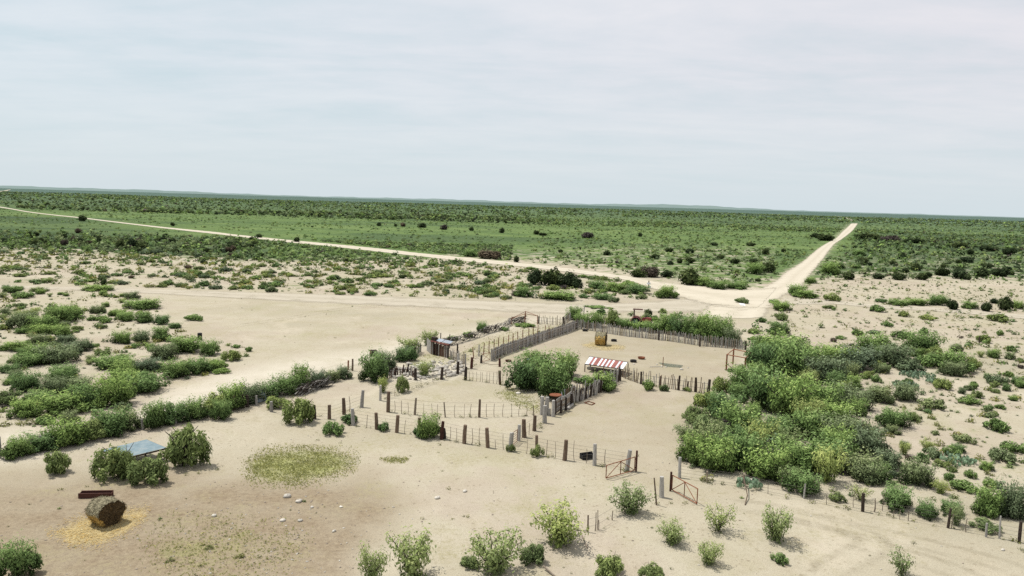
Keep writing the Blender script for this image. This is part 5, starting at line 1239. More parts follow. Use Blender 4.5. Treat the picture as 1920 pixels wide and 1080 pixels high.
# ------------------------------------------------------------------ hay bales
def bale(label, c, axis, R, L, bite, seed, wide=1.0, gold=0.95):
    rnd = np.random.default_rng(seed); root = empty('hay_bale', c, label, 'hay bale')
    ax = Vector((math.cos(axis), math.sin(axis), 0)); sd = Vector((-ax.y, ax.x, 0))
    def shape(th, u_):
        """th from the top, u_ along the bale: the lower flanks are eaten in"""
        s_, c_ = math.sin(th), math.cos(th)
        r = R * (1 + 0.05 * math.sin(3 * th + 4 * u_ + seed) + 0.035 * math.sin(9 * th + 11 * u_))
        x, z = r * s_ * wide, R * 0.93 + r * c_
        low = max(0.0, 1 - z / (R * 0.95))
        x *= 1 - bite * math.sin(min(1.0, low) * math.pi * 0.85) * (0.7 + 0.3 * math.sin(5 * u_ + seed))
        return x, max(0.01, z)
    nu, nt_ = 14, 48
    V, Fq, mi = [], [], []
    for i in range(nu):
        u_ = i / (nu - 1)
        edge_ = 1 - 0.07 * (abs(2 * u_ - 1) ** 6)
        for j in range(nt_):
            x, z = shape(2 * math.pi * j / nt_, u_ * 2)
            jt = rnd.normal(size=3) * 0.02
            p = ax * ((u_ - .5) * L) + sd * (x * edge_) + Vector((0, 0, z * (0.985 if edge_ < .99 else 1)))
            V.append((p.x + jt[0], p.y + jt[1], max(0.0, p.z + jt[2])))
    for i in range(nu - 1):
        for j in range(nt_):
            j2 = (j + 1) % nt_
            Fq.append((i * nt_ + j, i * nt_ + j2, (i + 1) * nt_ + j2, (i + 1) * nt_ + j))
            zz_ = sum(V[k][2] for k in Fq[-1]) / 4
            mi.append(1 if zz_ < R * gold + 0.1 * math.sin(i + j) else 0)
    me = bpy.data.meshes.new('body'); me.from_pydata(V, [], Fq); me.materials.append(M['hay_grey']); me.materials.append(M['hay_gold'])
    me.polygons.foreach_set('material_index', np.asarray(mi, dtype=np.int32)); me.update()
    link('body', me, root)
    for e_ in (0, nu - 1):      # the rolled ends, rings that sink a little
        Ve, Fe = [], []
        ring_ = [Vector(V[e_ * nt_ + j]) for j in range(nt_)]
        ce = sum(ring_, Vector()) / nt_
        out = ax * (0.05 if e_ else -0.05)
        K = 7
        for k in range(K):
            f_ = 1 - k / K
            for p in ring_:
                q = ce + (p - ce) * f_ + out * (1 - f_) * 1.2 + Vector(rnd.normal(size=3) * .022)
                Ve.append((q.x, q.y, max(0.0, q.z)))
        Ve.append(tuple(ce + out))
        for k in range(K - 1):
            for j in range(nt_):
                j2 = (j + 1) % nt_; Fe.append((k * nt_ + j, k * nt_ + j2, (k + 1) * nt_ + j2, (k + 1) * nt_ + j))
        for j in range(nt_): Fe.append(((K - 1) * nt_ + j, (K - 1) * nt_ + (j + 1) % nt_, K * nt_))
        me = bpy.data.meshes.new('end_face'); me.from_pydata(Ve, [], Fe); me.materials.append(M['hay_shaded']); me.update(); link('end_face', me, root)
    # loose wisps sticking out of the roll
    n = 2600; u_ = rnd.uniform(0, 1, n); th = rnd.uniform(0, 2 * math.pi, n)
    P_, N_, m_ = np.zeros((n, 3)), np.zeros((n, 3)), np.zeros(n, dtype=int)
    for i in range(n):
        x, z = shape(th[i], u_[i] * 2)
        if i % 4 == 0:
            q = math.sqrt(rnd.uniform(0, 1)); e_ = 1 if i % 8 else -1
            p = ax * (e_ * L / 2 + e_ * .04) + sd * x * q + Vector((0, 0, R * .93 + (z - R * .93) * q)); nn_ = ax * e_; m_[i] = 2
        else: p = ax * ((u_[i] - .5) * L) + sd * x + Vector((0, 0, z)); nn_ = sd * x + Vector((0, 0, z - R * .9)); m_[i] = 1 if z < R else 0
        P_[i] = p; N_[i] = nn_
    Vq = leaf_quads(rnd, P_, N_ + rnd.normal(size=(n, 3)) * .5, .12, .014, droop=.7); Vq[:, 2] = np.maximum(Vq[:, 2], 0.005)
    link('loose_hay', np_mesh('loose_hay', Vq, np.arange(len(Vq)), 4, [M['hay_grey'], M['hay_gold'], M['hay_shaded']], None, m_), root)
c1 = G(193, 985)
bale('big round hay bale with a dark end, by the lower left corner', c1 + Vector((0, .35, 0)), math.radians(-30), 0.78, 1.3, 0.30, 3, wide=1.16)
c2 = G(1127, 648)
bale('golden half-eaten hay bale alone in the big pen', c2 + Vector((0, .4, 0)), math.radians(-18), 0.95, 1.4, 0.50, 5, gold=1.45)

def scatter_blades(name, label, poly, n, hl, hw, mats, z=0.02, upright=False, soft_=18, seed=1, cat_kind='stuff'):
    rnd = np.random.default_rng(seed); P_ = np.asarray(poly, dtype=float)
    c = [G(*q) for q in poly]; xs = [q.x for q in c]; ys_ = [q.y for q in c]
    X = rnd.uniform(min(xs) - 1, max(xs) + 1, n * 3); Y = rnd.uniform(min(ys_) - 1, max(ys_) + 1, n * 3)
    px_, py_ = proj(X, Y); k = soft(px_, py_, poly, soft_)
    cl_ = 0.5 + 0.5 * np.sin(X * 1.7 + np.sin(Y * 1.3) * 2) * np.cos(Y * 1.5 + np.sin(X * 1.1))
    ok_ = rnd.uniform(size=len(X)) < k * (0.35 + 0.8 * cl_)
    X, Y = X[ok_][:n], Y[ok_][:n]; m = len(X)
    N = rnd.normal(size=(m, 3)) * (0.9 if upright else .25); N[:, 2] = np.abs(N[:, 2]) * .4 if upright else 1
    Vq = leaf_quads(rnd, np.stack([X, Y, np.full(m, z)], 1), N, hl, hw); Vq[:, 2] = np.abs(Vq[:, 2])
    tt = np.clip(rnd.normal(0.74, .2, m), 0, 1)
    me = np_mesh(name, Vq, np.arange(len(Vq)), 4, [M[q] for q in mats], dict(tint=np.repeat(tt, 4), rnd=np.repeat(rnd.uniform(size=m), 4)), rnd.integers(0, len(mats), m))
    tag(link(name, me), label, kind=cat_kind)
scatter_blades('straw', 'golden straw scattered round the big hay bale', P_STRAW1, 4200, .10, .011, ['straw', 'hay_gold'], .03, seed=2)
scatter_blades('straw', 'pale yellow straw scattered round the bale in the pen', P_STRAW2, 3500, .13, .014, ['straw'], .03, soft_=4, seed=3)
M['grass_a'] = leaf_mat('yellow_grass', (0.12, 0.125, 0.048), (0.25, 0.262, 0.095), (0.35, 0.36, 0.135), (0.43, 0.42, 0.20), 0.3, True)
M['grass_b'] = leaf_mat('green_grass', (0.10, 0.12, 0.045), (0.22, 0.24, 0.085), (0.33, 0.345, 0.13), (0.42, 0.41, 0.19), 0.3, True)
scatter_blades('grass', 'yellow-green grass filling a shallow hollow in the yard', P_GRASS, 8000, .075, .028, ['grass_a', 'grass_b', 'grass_a'], .04, True, 20, 4)
scatter_blades('grass', 'small yellow-green grass patch right of the hollow', P_GRASS2, 1200, .09, .03, ['grass_a', 'grass_b'], .05, True, 4, 5)
scatter_blades('grass', 'sparse weedy grass near the bottom edge below the hay bale', P_WEED3, 2000, .085, .026, ['grass_a', 'grass_b'], .04, True, 45, 6)

scatter_blades('grass', 'thin yellowish grass fringing the left foot of the pen trees', P_TREE1, 2200, .09, .028, ['grass_a', 'grass_b'], .04, True, 9, 8)
scatter_blades('grass', 'weedy grass in the alley behind the white rubble and chute', P_ALLEY, 2600, .11, .035, ['grass_b', 'grass_a'], .05, True, 8, 9)

# ------------------------------------------------------------------ striped feeder
root = empty('hay_feeder', G(1098, 700), 'open feeder under a white and red striped sheet roof', 'feeder')
zb = 0.98; zt = 1.38
E0, E1 = G(1097, 682, zb), G(1168, 691.5, zb)
R0, R1 = G(1106, 668.5, zt), G(1176.5, 679, zt)
K = 19
for i in range(K):
    a_, b_ = E0.lerp(E1, i / K), E0.lerp(E1, (i + 1) / K); c_, d_ = R0.lerp(R1, (i + 1) / K), R0.lerp(R1, i / K)
    red = i in (2, 4, 5, 7, 9, 11, 13, 14, 16)
    mb = MB(); zo = Vector((0, 0, .02 if red else 0)); up_ = Vector((0, 0, .03))
    mb.face([a_ + zo, b_ + zo, c_ + zo, d_ + zo]); mb.face([a_ + zo - up_, d_ + zo - up_, c_ + zo - up_, b_ + zo - up_]); mb.face([a_ + zo, a_ + zo - up_, b_ + zo - up_, b_ + zo])
    o = mb.build('roof_sheet', M['red_sheet' if red else 'white_sheet'], root)
    if red: o['label'] = 'rusty red roof sheet'
bk = (R0 - E0); bk = Vector((bk.x, bk.y, 0))
mb = MB(); B0, B1 = R0 + bk * .22 - Vector((0, 0, .22)), R1 + bk * .22 - Vector((0, 0, .22))
mb.face([R0 - Vector((0, 0, .01)), R1 - Vector((0, 0, .01)), B1, B0]); mb.build('back_roof', M['zinc'], root)
mb = MB(); mb.tube(R0 - (R1 - R0).normalized() * .1, R1 + (R1 - R0).normalized() * .1, .05, n=6); mb.build('ridge_pole', M['wood_dark'], root)
mb = MB(); mb.bar(E0 - Vector((0, 0, .07)), E1 - Vector((0, 0, .07)), .07, .08); mb.build('eave_pole', M['wood_dark'], root)
for q in (E0, E1, B0, B1, (E0 + E1) / 2):
    mb = MB(); f_ = Vector((q.x, q.y, 0)); mb.tube(f_, Vector((q.x, q.y, q.z - .03)), .06, n=6); mb.build('leg', M['wood_brown'], root)
mb = MB(); q0, q1 = Vector((E0.x, E0.y, .45)) + bk * .6, Vector((E1.x, E1.y, .45)) + bk * .6
dd = (q1 - q0).normalized(); s2 = Vector((-dd.y, dd.x, 0))
zl = Vector((0, 0, .25)); q0, q1 = q0 - zl, q1 - zl
mb.bar(q0 + s2 * .22, q1 + s2 * .22, .04, .26); mb.bar(q0 - s2 * .22, q1 - s2 * .22, .04, .26); mb.bar(q0 - Vector((0, 0, .1)), q1 - Vector((0, 0, .1)), .40, .04); mb.build('trough', M['wood_grey'], root)

# ------------------------------------------------------------------ blue-grey sheet roof on posts
zr = 0.95
Q = [G(190, 844, zr - .02), G(275, 824, zr + .12), G(312, 839.5, zr + .05), G(232, 859, zr - .08)]
root = empty('shelter', G(190, 862), 'low animal shelter under a flat blue-grey sheet roof', 'shelter')
mb = MB(); nx_, ny_ = 56, 4
for i in range(nx_ + 1):
    for j in range(ny_ + 1):
        p = Q[0].lerp(Q[1], i / nx_).lerp(Q[3].lerp(Q[2], i / nx_), j / ny_); mb.v.append((p.x, p.y, p.z + (.02 if i % 2 else 0)))
for i in range(nx_):
    for j in range(ny_):
        q0 = i * (ny_ + 1) + j; mb.f.append((q0, q0 + 1, q0 + ny_ + 2, q0 + ny_ + 1)); mb.m.append(0)
mb.build('roof', M['zinc'], root)
for a_, b_ in ((0, 1), (1, 2), (2, 3), (3, 0)):
    mb = MB(); dn = Vector((0, 0, .07)); mb.bar(Q[a_] - dn, Q[b_] - dn, .08, .10); mb.build('beam', M['wood_dark'], root)
for q in Q + [(Q[2] + Q[3]) / 2, (Q[0] + Q[1]) / 2]:
    mb = MB(); mb.tube(Vector((q.x, q.y, -.05)), Vector((q.x, q.y, q.z - .12)), .07, n=7); mb.build('post', M['wood_dark'], root)

# troughs
def trough(label, a, b, w, h, mat, rim=None):
    A, B = G(*a), G(*b); d = (B - A).normalized(); sd = Vector((-d.y, d.x, 0)); root = empty('trough', A, label, 'trough')
    mb = MB(); mb.bar(up(A, .06), up(B, .06), w, .05)
    for s_ in (-1, 1): mb.bar(up(A, h / 2) + sd * w / 2 * s_, up(B, h / 2) + sd * w / 2 * s_, .04, h)
    for p in (A, B): mb.box(up(p, h / 2 - .01), (.04, w - .045, h - .03), ax=(d, sd, Vector((0, 0, 1))))
    mb.build('basin', M[mat], root)
    for s_ in (-1, 1):
        mb = MB(); mb.bar(up(A, h + .02) + sd * w / 2 * s_, up(B, h + .02) + sd * w / 2 * s_, .08, .035); mb.build('rim', M[rim or mat], root)
    for f_ in (.08, .92):
        mb = MB(); mb.box(up(A.lerp(B, f_), .02), (.12, w + .1, .06), ax=(d, sd, Vector((0, 0, 1)))); mb.build('foot', M['wood_dark'], root)
trough('long dark red steel trough lying behind the big hay bale', (150, 932), (210, 931), .5, .3, 'rust_dark', 'rust_dark')
trough('black water trough beside a grey post of the front fence', (1090, 861), (1113, 858), .55, .38, 'plastic_black', 'rubber')

# dark tubs, tyres and other loose things in the pen
def tyre(label, px, py, R=.42, name='tyre', mat='rubber'):
    c = G(px, py); mb = MB(); n = 18
    prof = [(R, .05), (R, .25), (R * .93, .30), (R * .62, .28), (R * .55, .16), (R * .62, .03)]
    for i in range(n):
        t_ = 2 * math.pi * i / n
        for r_, z_ in prof: mb.v.append((c.x + r_ * math.cos(t_), c.y + r_ * math.sin(t_), z_))
    m = len(prof)
    for i in range(n):
        for j in range(m):
            mb.f.append((i * m + j, ((i + 1) % n) * m + j, ((i + 1) % n) * m + (j + 1) % m, i * m + (j + 1) % m)); mb.m.append(0)
    o = mb.build(name, M[mat]); tag(o, label, 'tyre'); return o
tyre('dark tyre in the far left corner of the big pen', 1097, 621)
tyre('dark tyre right of the golden half-eaten bale', 1151, 640)
tyre('dark tyre below the red-brown tub right of the striped feeder', 1187.5, 679)
tyre('dark tyre at the foot of the orange rusty pipe frame', 1370, 697)
def tub(label, px, py, r, h, mat, cat='tub', name='tub'):
    c = G(px, py); mb = MB(); n = 16
    prof = [(r * .78, .01), (r, h), (r * .92, h), (r * .7, .05)]
    for i in range(n):
        t_ = 2 * math.pi * i / n
        for q, z_ in prof: mb.v.append((c.x + q * math.cos(t_), c.y + q * math.sin(t_), z_))
    for i in range(n):
        for j in range(3):
            mb.f.append((i * 4 + j, ((i + 1) % n) * 4 + j, ((i + 1) % n) * 4 + j + 1, i * 4 + j + 1)); mb.m.append(0)
    mb.f.append(tuple(i * 4 + 3 for i in range(n))); mb.m.append(0)
    return tag(mb.build(name, M[mat]), label, cat)
tub('red-brown tub lying right of the striped feeder', 1202.6, 673, .5, .26, 'rust')
tub('grey tub at the left rim of the pen tree clump', 953, 678, .4, .2, 'rust_dark')
tub('pale grey tub just right of the other tub above the pen trees', 990, 676, .45, .22, 'zinc')
c = G(374.7, 637); root = empty('barrel', c, 'black upright barrel alone on the sandy flat', 'barrel')
mb = MB()
for z0_, z1_ in ((0, .3), (.33, .6), (.63, .93)): mb.tube(up(c, z0_), up(c, z1_), .3, n=16)
mb.build('drum', M['plastic_black'], root)
for z_ in (.3, .6):
    mb = MB(); mb.tube(up(c, z_), up(c, z_ + .03), .318, n=16); mb.build('hoop', M['rubber'], root)
# netting panel with its stake
c = [G(1235, 681), G(1252, 680), G(1280, 686), G(1276, 690), G(1250, 688)]
mb = MB()
for i in range(11):
    a_, b_ = c[0].lerp(c[2], i / 10), c[4].lerp(c[3], i / 10); mb.tube(up(a_, .06 + .03 * (i % 3)), up(b_, .05), .016, n=4)
for i in range(6):
    a_, b_ = c[0].lerp(c[4], i / 5), c[2].lerp(c[3], i / 5); mb.tube(up(a_, .07), up(b_, .06), .022, n=4)
tag(mb.build('netting', M['mesh_green']), 'greenish wire netting panel lying flat in the big pen', 'netting')
lone('stake', 'thin stake standing at the netting panel in the big pen', 'stake', 1243, 686, 669.5, .045, 'rust', (0, 0))
A, B = G(1218, 688.5), G(1243, 688); mb = MB(); mb.tube(up(A, .04), up(B, .05), .035, n=6); tag(mb.build('pole', M['wood_grey']), 'thin pole lying left of the netting panel', 'pole')
F4 = [G(1096, 756), G(1104, 753.5), G(1115.5, 757), (G(1109, 760))]
mb = MB()
for i in range(4): mb.bar(up(F4[i], .05), up(F4[(i + 1) % 4], .05), .07, .06)
tag(mb.build('rectangular_frame', M['rust']), 'rusty rectangular frame lying in front of the stake wall', 'frame')
mb = MB(); mb.path([up(G(1392, 915), .9), up(G(1397, 925), .55), up(G(1401, 935), .25), up(G(1397, 947.5), .03)], .045, .035, n=6, jit=.1)
mb.path([up(G(1392, 915), .9), up(G(1388, 913), .8)], .03, .015, n=5)
tag(mb.build('branch', M['wood_brown']), 'bent bare branch propped on the fence below the thicket', 'branch')
mb = MB(); mb.path([G(1091, 1012) + Vector((0, 0, .25)), G(1101, 1029) + Vector((0, 0, .08))], .05, .04, n=7); tag(mb.build('pole', M['stick']), 'pale broken pole beside the tall feathery bush', 'pole')
mb = MB(); mb.path([G(1019, 1068) + Vector((0, 0, .2)), G(1042, 1084) + Vector((0, 0, .06))], .055, .045, n=7); tag(mb.build('pole', M['stick']), 'pale pole lying at the bottom edge between bushes', 'pole')
A, B, = G(482, 757), G(500, 752)
mb = MB(); mb.face([up(A, .1), up(B, .1), up(B, 1.1) + Vector((-.35, .5, 0)), up(A, 1.1) + Vector((-.35, .5, 0))]); mb.face([up(A, .09), up(A, 1.09) + Vector((-.35, .52, 0)), up(B, 1.09) + Vector((-.35, .52, 0)), up(B, .09)])
tag(mb.build('metal_sheet', M['zinc']), 'grey metal sheet leaning on the west fence left of the dark stump', 'sheet')
A, B = G(1388, 573), G(1398, 574); mb = MB(); mb.face([up(A, .1), up(B, .1), up(B, .4) + Vector((0, .9, 0)), up(A, .4) + Vector((0, .9, 0))]); tag(mb.build('metal_sheet', M['white_sheet']), 'pale sheet lying under the lone bush at the junction', 'sheet')
c = G(700, 668); root = empty('crate', c, 'dark brown crate on the brow left of the feathery mesquite', 'crate')
mb = MB()
for k in range(4): mb.box(up(c, .12 + k * .2), (.7, .55, .165), rot=.4)
mb.build('slat_body', M['wood_dark'], root)
for sx in (-1, 1):
    mb = MB(); mb.box(up(c, .4) + Vector((sx * .36 * math.cos(.4), sx * .36 * math.sin(.4), 0)), (.06, .6, .82), rot=.4); mb.build('corner_post', M['rust_dark'], root)
# roadside marker at the junction
c = G(1216, 541); root = empty('road_sign', c, 'small dark marker with pale plates at the road junction', 'sign')
mb = MB(); mb.tube(up(c, -.05), up(c, 1.9), .12, n=8); mb.build('post', M['wood_dark'], root)
mb = MB(); mb.box(up(c, 1.25) + Vector((-.05, -.2, 0)), (.9, .05, .4)); mb.build('plate', M['white_sheet'], root)
mb = MB(); mb.box(up(c, .45) + Vector((.25, -.25, 0)), (.5, .3, .4)); mb.build('box', M['white_sheet'], root)

# ------------------------------------------------------------------ tractor parked behind the north fence
c = G(1192, 611); ang = math.radians(-14); root = empty('tractor', c, 'red tractor with a flat canopy parked behind the far stake fence', 'tractor')
dx_ = Vector((math.cos(ang), math.sin(ang), 0)); dy_ = Vector((-dx_.y, dx_.x, 0)); dz_ = Vector((0, 0, 1))
def T(x, y, z): return c + dx_ * x + dy_ * y + dz_ * z
axs = (dx_, dy_, dz_)
def wheel(x, y, R, w, hub):
    ct = T(x, y, R); mb = MB(); n = 20
    for s_ in (-1, 1):
        for r_ in (R * .62, R):
            for i in range(n):
                t_ = 2 * math.pi * i / n; mb.v.append(tuple(ct + dy_ * (w / 2 * s_) + dx_ * r_ * math.cos(t_) + dz_ * r_ * math.sin(t_)))
    for i in range(n):
        k = (i + 1) % n
        for a_, b_ in ((n, 3 * n), (0, n), (2 * n, 0), (3 * n, 2 * n)): mb.f.append((a_ + i, a_ + k, b_ + k, b_ + i)); mb.m.append(0)
    for i in range(n):
        t_ = 2 * math.pi * (i + .5) / n; mb.box(ct + dx_ * R * 1.0 * math.cos(t_) + dz_ * R * 1.0 * math.sin(t_), (.1, w * .96, .07), ax=(dx_ * math.cos(t_) + dz_ * math.sin(t_), dy_, dz_ * math.cos(t_) - dx_ * math.sin(t_)))
    o = mb.build('wheel', M['rubber'], root)
    mb = MB(); mb.tube(ct - dy_ * w * .35, ct + dy_ * w * .35, R * .63, n=16); mb.tube(ct - dy_ * w * .5, ct + dy_ * w * .5, R * .2, n=10); mb.build('rim', M[hub], o)
for y in (-.72, .72): wheel(0, y, .74, .4, 'mesh_green')
for y in (-.6, .6): wheel(2.15, y, .45, .24, 'mesh_green')
mb = MB(); mb.box(T(1.75, 0, 1.18), (1.5, .62, .52), ax=axs); mb.box(T(1.75, 0, 1.46), (1.4, .5, .08), ax=axs); mb.build('hood', M['red_paint'], root)
mb = MB(); mb.box(T(2.53, 0, 1.15), (.05, .5, .42), ax=axs); mb.build('grille', M['plastic_black'], root)
mb = MB(); mb.box(T(1.0, 0, .75), (2.6, .42, .42), ax=axs); mb.box(T(0, 0, .75), (.5, 1.1, .35), ax=axs); mb.build('chassis', M['rust_dark'], root)
for y in (-.72, .72):
    mb = MB()
    for k in range(6):
        a0, a1 = math.radians(20 + k * 26), math.radians(46 + k * 26)
        mb.bar(T(.86 * math.cos(a0), y, .74 + .86 * math.sin(a0)), T(.86 * math.cos(a1), y, .74 + .86 * math.sin(a1)), .46, .04)
    mb.build('fender', M['red_paint'], root)
mb = MB(); mb.box(T(.1, 0, 1.25), (.5, .5, .12), ax=axs); mb.box(T(-.14, 0, 1.5), (.1, .5, .45), ax=axs); mb.build('seat', M['plastic_black'], root)
mb = MB(); mb.tube(T(.95, 0, 1.3), T(.65, 0, 1.62), .03, n=6); mb.tube(T(.66, 0, 1.6), T(.63, 0, 1.64), .2, n=14); mb.build('steering_wheel', M['plastic_black'], root)
for y in (-.5, .5):
    mb = MB(); mb.bar(T(-.35, y, .9), T(-.35, y, 2.75), .1, .12); mb.build('canopy_post', M['rust_dark'], root)
mb = MB(); mb.box(T(.25, 0, 2.79), (1.6, 1.25, .07), ax=axs); mb.build('canopy', M['rust_dark'], root)
mb = MB(); mb.tube(T(1.6, .2, 1.45), T(1.6, .2, 2.15), .045, n=8); mb.build('exhaust', M['plastic_black'], root)
mb = MB(); mb.bar(T(-.4, -.3, .7), T(-1.25, -.3, .55), .08, .08); mb.bar(T(-.4, .3, .7), T(-1.25, .3, .55), .08, .08); mb.box(T(-1.3, 0, .6), (.25, 1.4, .3), ax=axs); mb.build('hitch', M['rust_dark'], root)

# ------------------------------------------------------------------ prickly pears, agaves
def prickly_pear(label, px, py, w, h, n, seed):
    rnd = random.Random(seed); c = G(px, py); mb = MB()
    for i in range(n):
        a_ = rnd.uniform(0, 6.28); q = w / 2 * math.sqrt(rnd.random()); z = h * rnd.random() * (1 - .5 * q / (w / 2))
        ct = c + Vector((q * math.cos(a_), q * math.sin(a_), z + .12)); f_ = rnd.uniform(0, 6.28); tl = rnd.uniform(-.5, .5)
        u_ = Vector((math.cos(f_), math.sin(f_), 0)); v_ = (Vector((-math.sin(f_) * math.sin(tl), math.cos(f_) * math.sin(tl), math.cos(tl)))); nn_ = u_.cross(v_)
        R = rnd.uniform(.13, .2)
        for s_ in (-1, 1):
            i0 = len(mb.v); mb.v.append(tuple(ct + nn_ * .035 * s_))
            for k in range(8):
                t_ = 2 * math.pi * k / 8; mb.v.append(tuple(ct + u_ * R * .78 * math.cos(t_) + v_ * R * math.sin(t_)))
            for k in range(8): mb.f.append((i0, i0 + 1 + k, i0 + 1 + (k + 1) % 8)); mb.m.append(0)
    return tag(mb.build('prickly_pear', M['cactus'], None), label, 'cactus')
prickly_pear('big pale prickly pear clump in the heart of the thicket', 1450, 838, 2.6, 1.3, 170, 1)
prickly_pear('prickly pear bank on the upper edge of the thicket clearing', 1530, 812, 4.4, 1.0, 240, 2)
prickly_pear('pale prickly pear below the big clump in the thicket', 1462, 870, 3.0, .8, 150, 3)
prickly_pear('low prickly pear mat on open sand right of the thicket', 1697, 724, 2.8, .4, 120, 4)
prickly_pear('low prickly pear patch left of the lone round shrub on the right flat', 1752, 718, 2.0, .4, 80, 5)
prickly_pear('prickly pear sprawl between the upper right mesquites', 1720, 706, 4.0, .45, 150, 6)
prickly_pear('prickly pear beside the two shrubs on the right slope', 1795, 866, 2.6, .4, 110, 7)
prickly_pear('small prickly pear by the thin stake under the thicket edge', 1404, 913, 1.8, .5, 70, 8)
def agave(label, px, py, r, mat, seed, name='agave'):
    rnd = random.Random(seed); c = G(px, py); mb = MB()
    for i in range(46):
        a_ = rnd.uniform(0, 6.28); e_ = rnd.uniform(.15, 1.45); d = Vector((math.cos(a_) * math.cos(e_), math.sin(a_) * math.cos(e_), math.sin(e_))); s_ = Vector((-math.sin(a_), math.cos(a_), 0))
        b0 = up(c, .15); tip = b0 + d * r * rnd.uniform(.75, 1.1); m_ = b0 + d * r * .4
        mb.face([b0 - s_ * .03, m_ - s_ * .06, tip, m_ + s_ * .06, b0 + s_ * .03])
    return tag(mb.build(name, M[mat]), label, 'agave')
agave('spiky grey-green agave among the upper right mesquites', 1716, 684, 1.0, 'agave', 1)
agave('dry red-brown agave next to the grey-green one', 1734, 686, .9, 'agave_dry', 2)

# ------------------------------------------------------------------ stones
def rock_mesh(mb, c, r, rnd, m=0):
    n0 = len(mb.v); lat, lon = 4, 7
    ph = [rnd.uniform(.75, 1.2) for _ in range(lon)]; el = (rnd.uniform(.8, 1.3), rnd.uniform(.6, 1.0), rnd.uniform(.35, .6)); rz = rnd.uniform(0, 6.28)
    for i in range(lat + 1):
        t_ = math.pi * i / lat
        for j in range(lon):
            f_ = 2 * math.pi * j / lon; q = r * ph[j] * rnd.uniform(.9, 1.1)
            x, y, z = q * math.sin(t_) * math.cos(f_) * el[0], q * math.sin(t_) * math.sin(f_) * el[1], q * math.cos(t_) * el[2]
            mb.v.append((c.x + x * math.cos(rz) - y * math.sin(rz), c.y + x * math.sin(rz) + y * math.cos(rz), c.z + z + r * el[2] * .5))
    for i in range(lat):
        for j in range(lon): mb.f.append((n0 + i * lon + j, n0 + (i + 1) * lon + j, n0 + (i + 1) * lon + (j + 1) % lon, n0 + i * lon + (j + 1) % lon)); mb.m.append(m)
rr_ = random.Random(5)
ROCKS = [(539, 932, .26, 'white flat stone upper left of the pair below the grassy hollow'), (561, 941, .28, 'white flat stone lower right of the pair below the grassy hollow'), (819, 935, .24, 'white flat stone alone in the middle of the yard'), (872, 922, .18, 'small white stone right of the flat one in the yard'), (402, 968, .19, 'white stone on dark earth right of the hay bale'), (530, 977, .2, 'white stone left of a pair below the dark earth'), (562, 977, .2, 'white stone right of a pair below the dark earth'), (585, 952, .15, 'small pale stone right of the white pair'),
         (626, 997, .16, 'white stone near the bottom left of the yard'), (640, 951, .14, 'small pale stone above a weed in the yard'), (62, 772, .4, 'pale boulder in front of the left mesquites'), (1232, 684, .2, 'white stone at the left end of the netting panel'), (1241, 688, .26, 'flat white stone at the foot of the thin stake'), (1249, 689, .18, 'small white stone below the netting panel'), (1278, 693.5, .26, 'white stone right below the netting panel'), (1189, 683, .16, 'white stone under the tyre by the red-brown tub'), (972, 738, .3, 'pale stone under the left side of the pen trees'), (1290, 690, .16, 'small pale stone at the right of the netting panel'), (1880, 1032, .14, 'white stone on the track near the right edge'), (1412, 901, .22, 'white lump by the thin stake under the thicket')]
for px_, py_, r_, lab in ROCKS:
    mb = MB(); rock_mesh(mb, G(px_, py_), r_, rr_); tag(mb.build('stone', M['rock'], None, True), lab, 'stone')
mb = MB(); n_ = 0
while n_ < 210:
    px_, py_ = rr_.uniform(715, 885), rr_.uniform(674, 716)
    if poly_sd(np.array([px_]), np.array([py_]), P_RUBBLE)[0] < 2: continue
    rock_mesh(mb, G(px_, py_), rr_.choice((.12, .18, .25, .4)), rr_, rr_.randrange(2)); n_ += 1
tag(mb.build('rubble', [M['rock'], M['rock']], None, True), 'white limestone rubble spread inside the wire netting fence', kind='stuff')
mb = MB()
for _ in range(1100):
    a_ = rr_.random()
    if a_ < .5: px_, py_ = rr_.gauss(520, 140), rr_.uniform(900, 1078)
    else: px_, py_ = rr_.uniform(0, 1920), rr_.uniform(760, 1078)
    rock_mesh(mb, G(px_, py_), rr_.choice((.02, .025, .03, .045, .07)), rr_, 0 if rr_.random() < .4 else 1)
tag(mb.build('gravel', [M['rock'], M['rock_tan']]), 'loose pale pebbles strewn over the yard', kind='stuff')
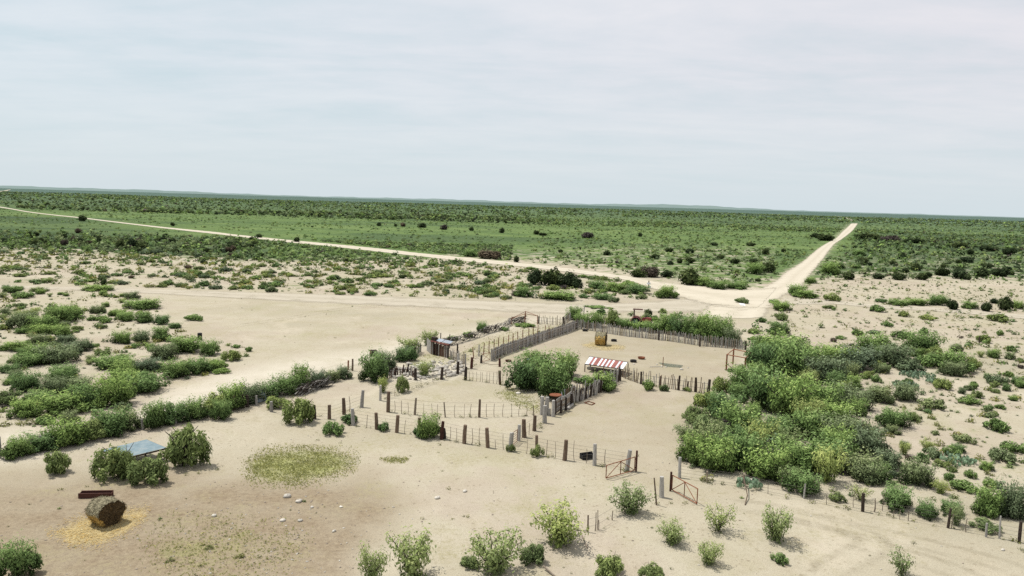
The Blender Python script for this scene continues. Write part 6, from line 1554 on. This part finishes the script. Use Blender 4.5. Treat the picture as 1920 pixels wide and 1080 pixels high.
# ------------------------------------------------------------------ labels for the remaining plants: by kind and by what they stand next to
MARKS = [('the big hay bale', 195, 985), ('the golden half-eaten bale', 1127, 650), ('the blue-grey sheet roof', 250, 855), ('the black barrel', 375, 637), ('the striped feeder roof', 1135, 700), ('the red tractor', 1195, 609), ('the open gate by the thicket', 1282, 932), ('the open gate by the trough', 1164, 892),
         ('the orange rusty frame', 1370, 690), ('the wooden chute', 825, 670), ('the road junction', 1370, 562), ('the grassy hollow', 565, 878), ('the bent branch', 1397, 930), ('the dark junipers above the pens', 1040, 540), ('the white rubble', 800, 698), ('the pillar posts', 1022, 782), ('the rusty corner frame', 983, 610),
         ('the lone shrub above the barrel', 360, 603), ('the thicket fence end', 1910, 1017), ('the dark post on the right flat', 1836, 644), ('the big prickly pear clump', 1450, 838), ('the low prickly pear mat', 1697, 724), ('the dark junipers at the right edge', 1890, 580), ('the dark clump left of the road', 242, 468), ('the lone white stone of the yard', 819, 935),
         ('the pale boulder on the left', 62, 772), ('the fallen pale pole', 1096, 1020), ('the far stake fence end', 1398, 656), ('the bend of the main road', 1520, 500), ('the top of the main road', 1602, 420), ('the left end of the pale track', 60, 537), ('the middle of the left road', 700, 468), ('the leaning grey metal sheet', 491, 755), ('the weedy patch at the bottom', 430, 1020), ('the tall leaning bush', 1462, 1026), ('the red-brown roadside bush', 920, 486), ('the middle of the pale track', 600, 557), ('the far left road', 150, 410), ('the red-brown plain bush', 1102, 447), ('the right-hand track', 1800, 583), ('the right-slope prickly pear', 1795, 866), ('the right-end boundary posts', 1777, 990)]
ORD = ['', 'second ', 'third ', 'fourth ', 'fifth ', 'sixth ', 'seventh ', 'eighth ', 'ninth ', 'tenth ', 'eleventh ', 'twelfth ']
MW = [(nm, G(a, b)) for nm, a, b in MARKS]
buckets = {}
def PL(w): return w + ('es' if w.endswith('sh') else 's')
for o, kind, x, y in PLANTS:
    best = None
    for nm, p in MW:
        sc = 1.0 + 0.012 * max(0, p.y - 60)        # far things look closer together
        d = math.hypot((x - p.x), (y - p.y) * 0.5) / sc
        if best is None or d < best[0]: best = (d, nm, p)
    d, nm, p = best
    ux, uy = x - p.x, (y - p.y) * 0.6
    side_ = ('right of' if ux > 0 else 'left of') if abs(ux) > abs(uy) else ('behind' if uy > 0 else 'in front of')
    buckets.setdefault((WORDS[kind], nm, side_), []).append((d, o))
nshare = 0
for (wd, nm, sd_), L in buckets.items():
    L.sort(key=lambda q: q[0])
    for i, (d, o) in enumerate(L):
        if i < len(ORD):
            o['label'] = f"{wd}, {ORD[i]}nearest {sd_} {nm}" if len(L) > 1 else f"{wd} {sd_} {nm}"
        else:
            o['label'] = f"{wd} farther out {sd_} {nm}"; o['group'] = f"{PL(wd)} far {sd_} {nm}"; nshare += 1
        if 'group' not in o: o['group'] = f"{PL(wd)} on the plain"
print('plants labelled', len(PLANTS), 'shared', nshare)
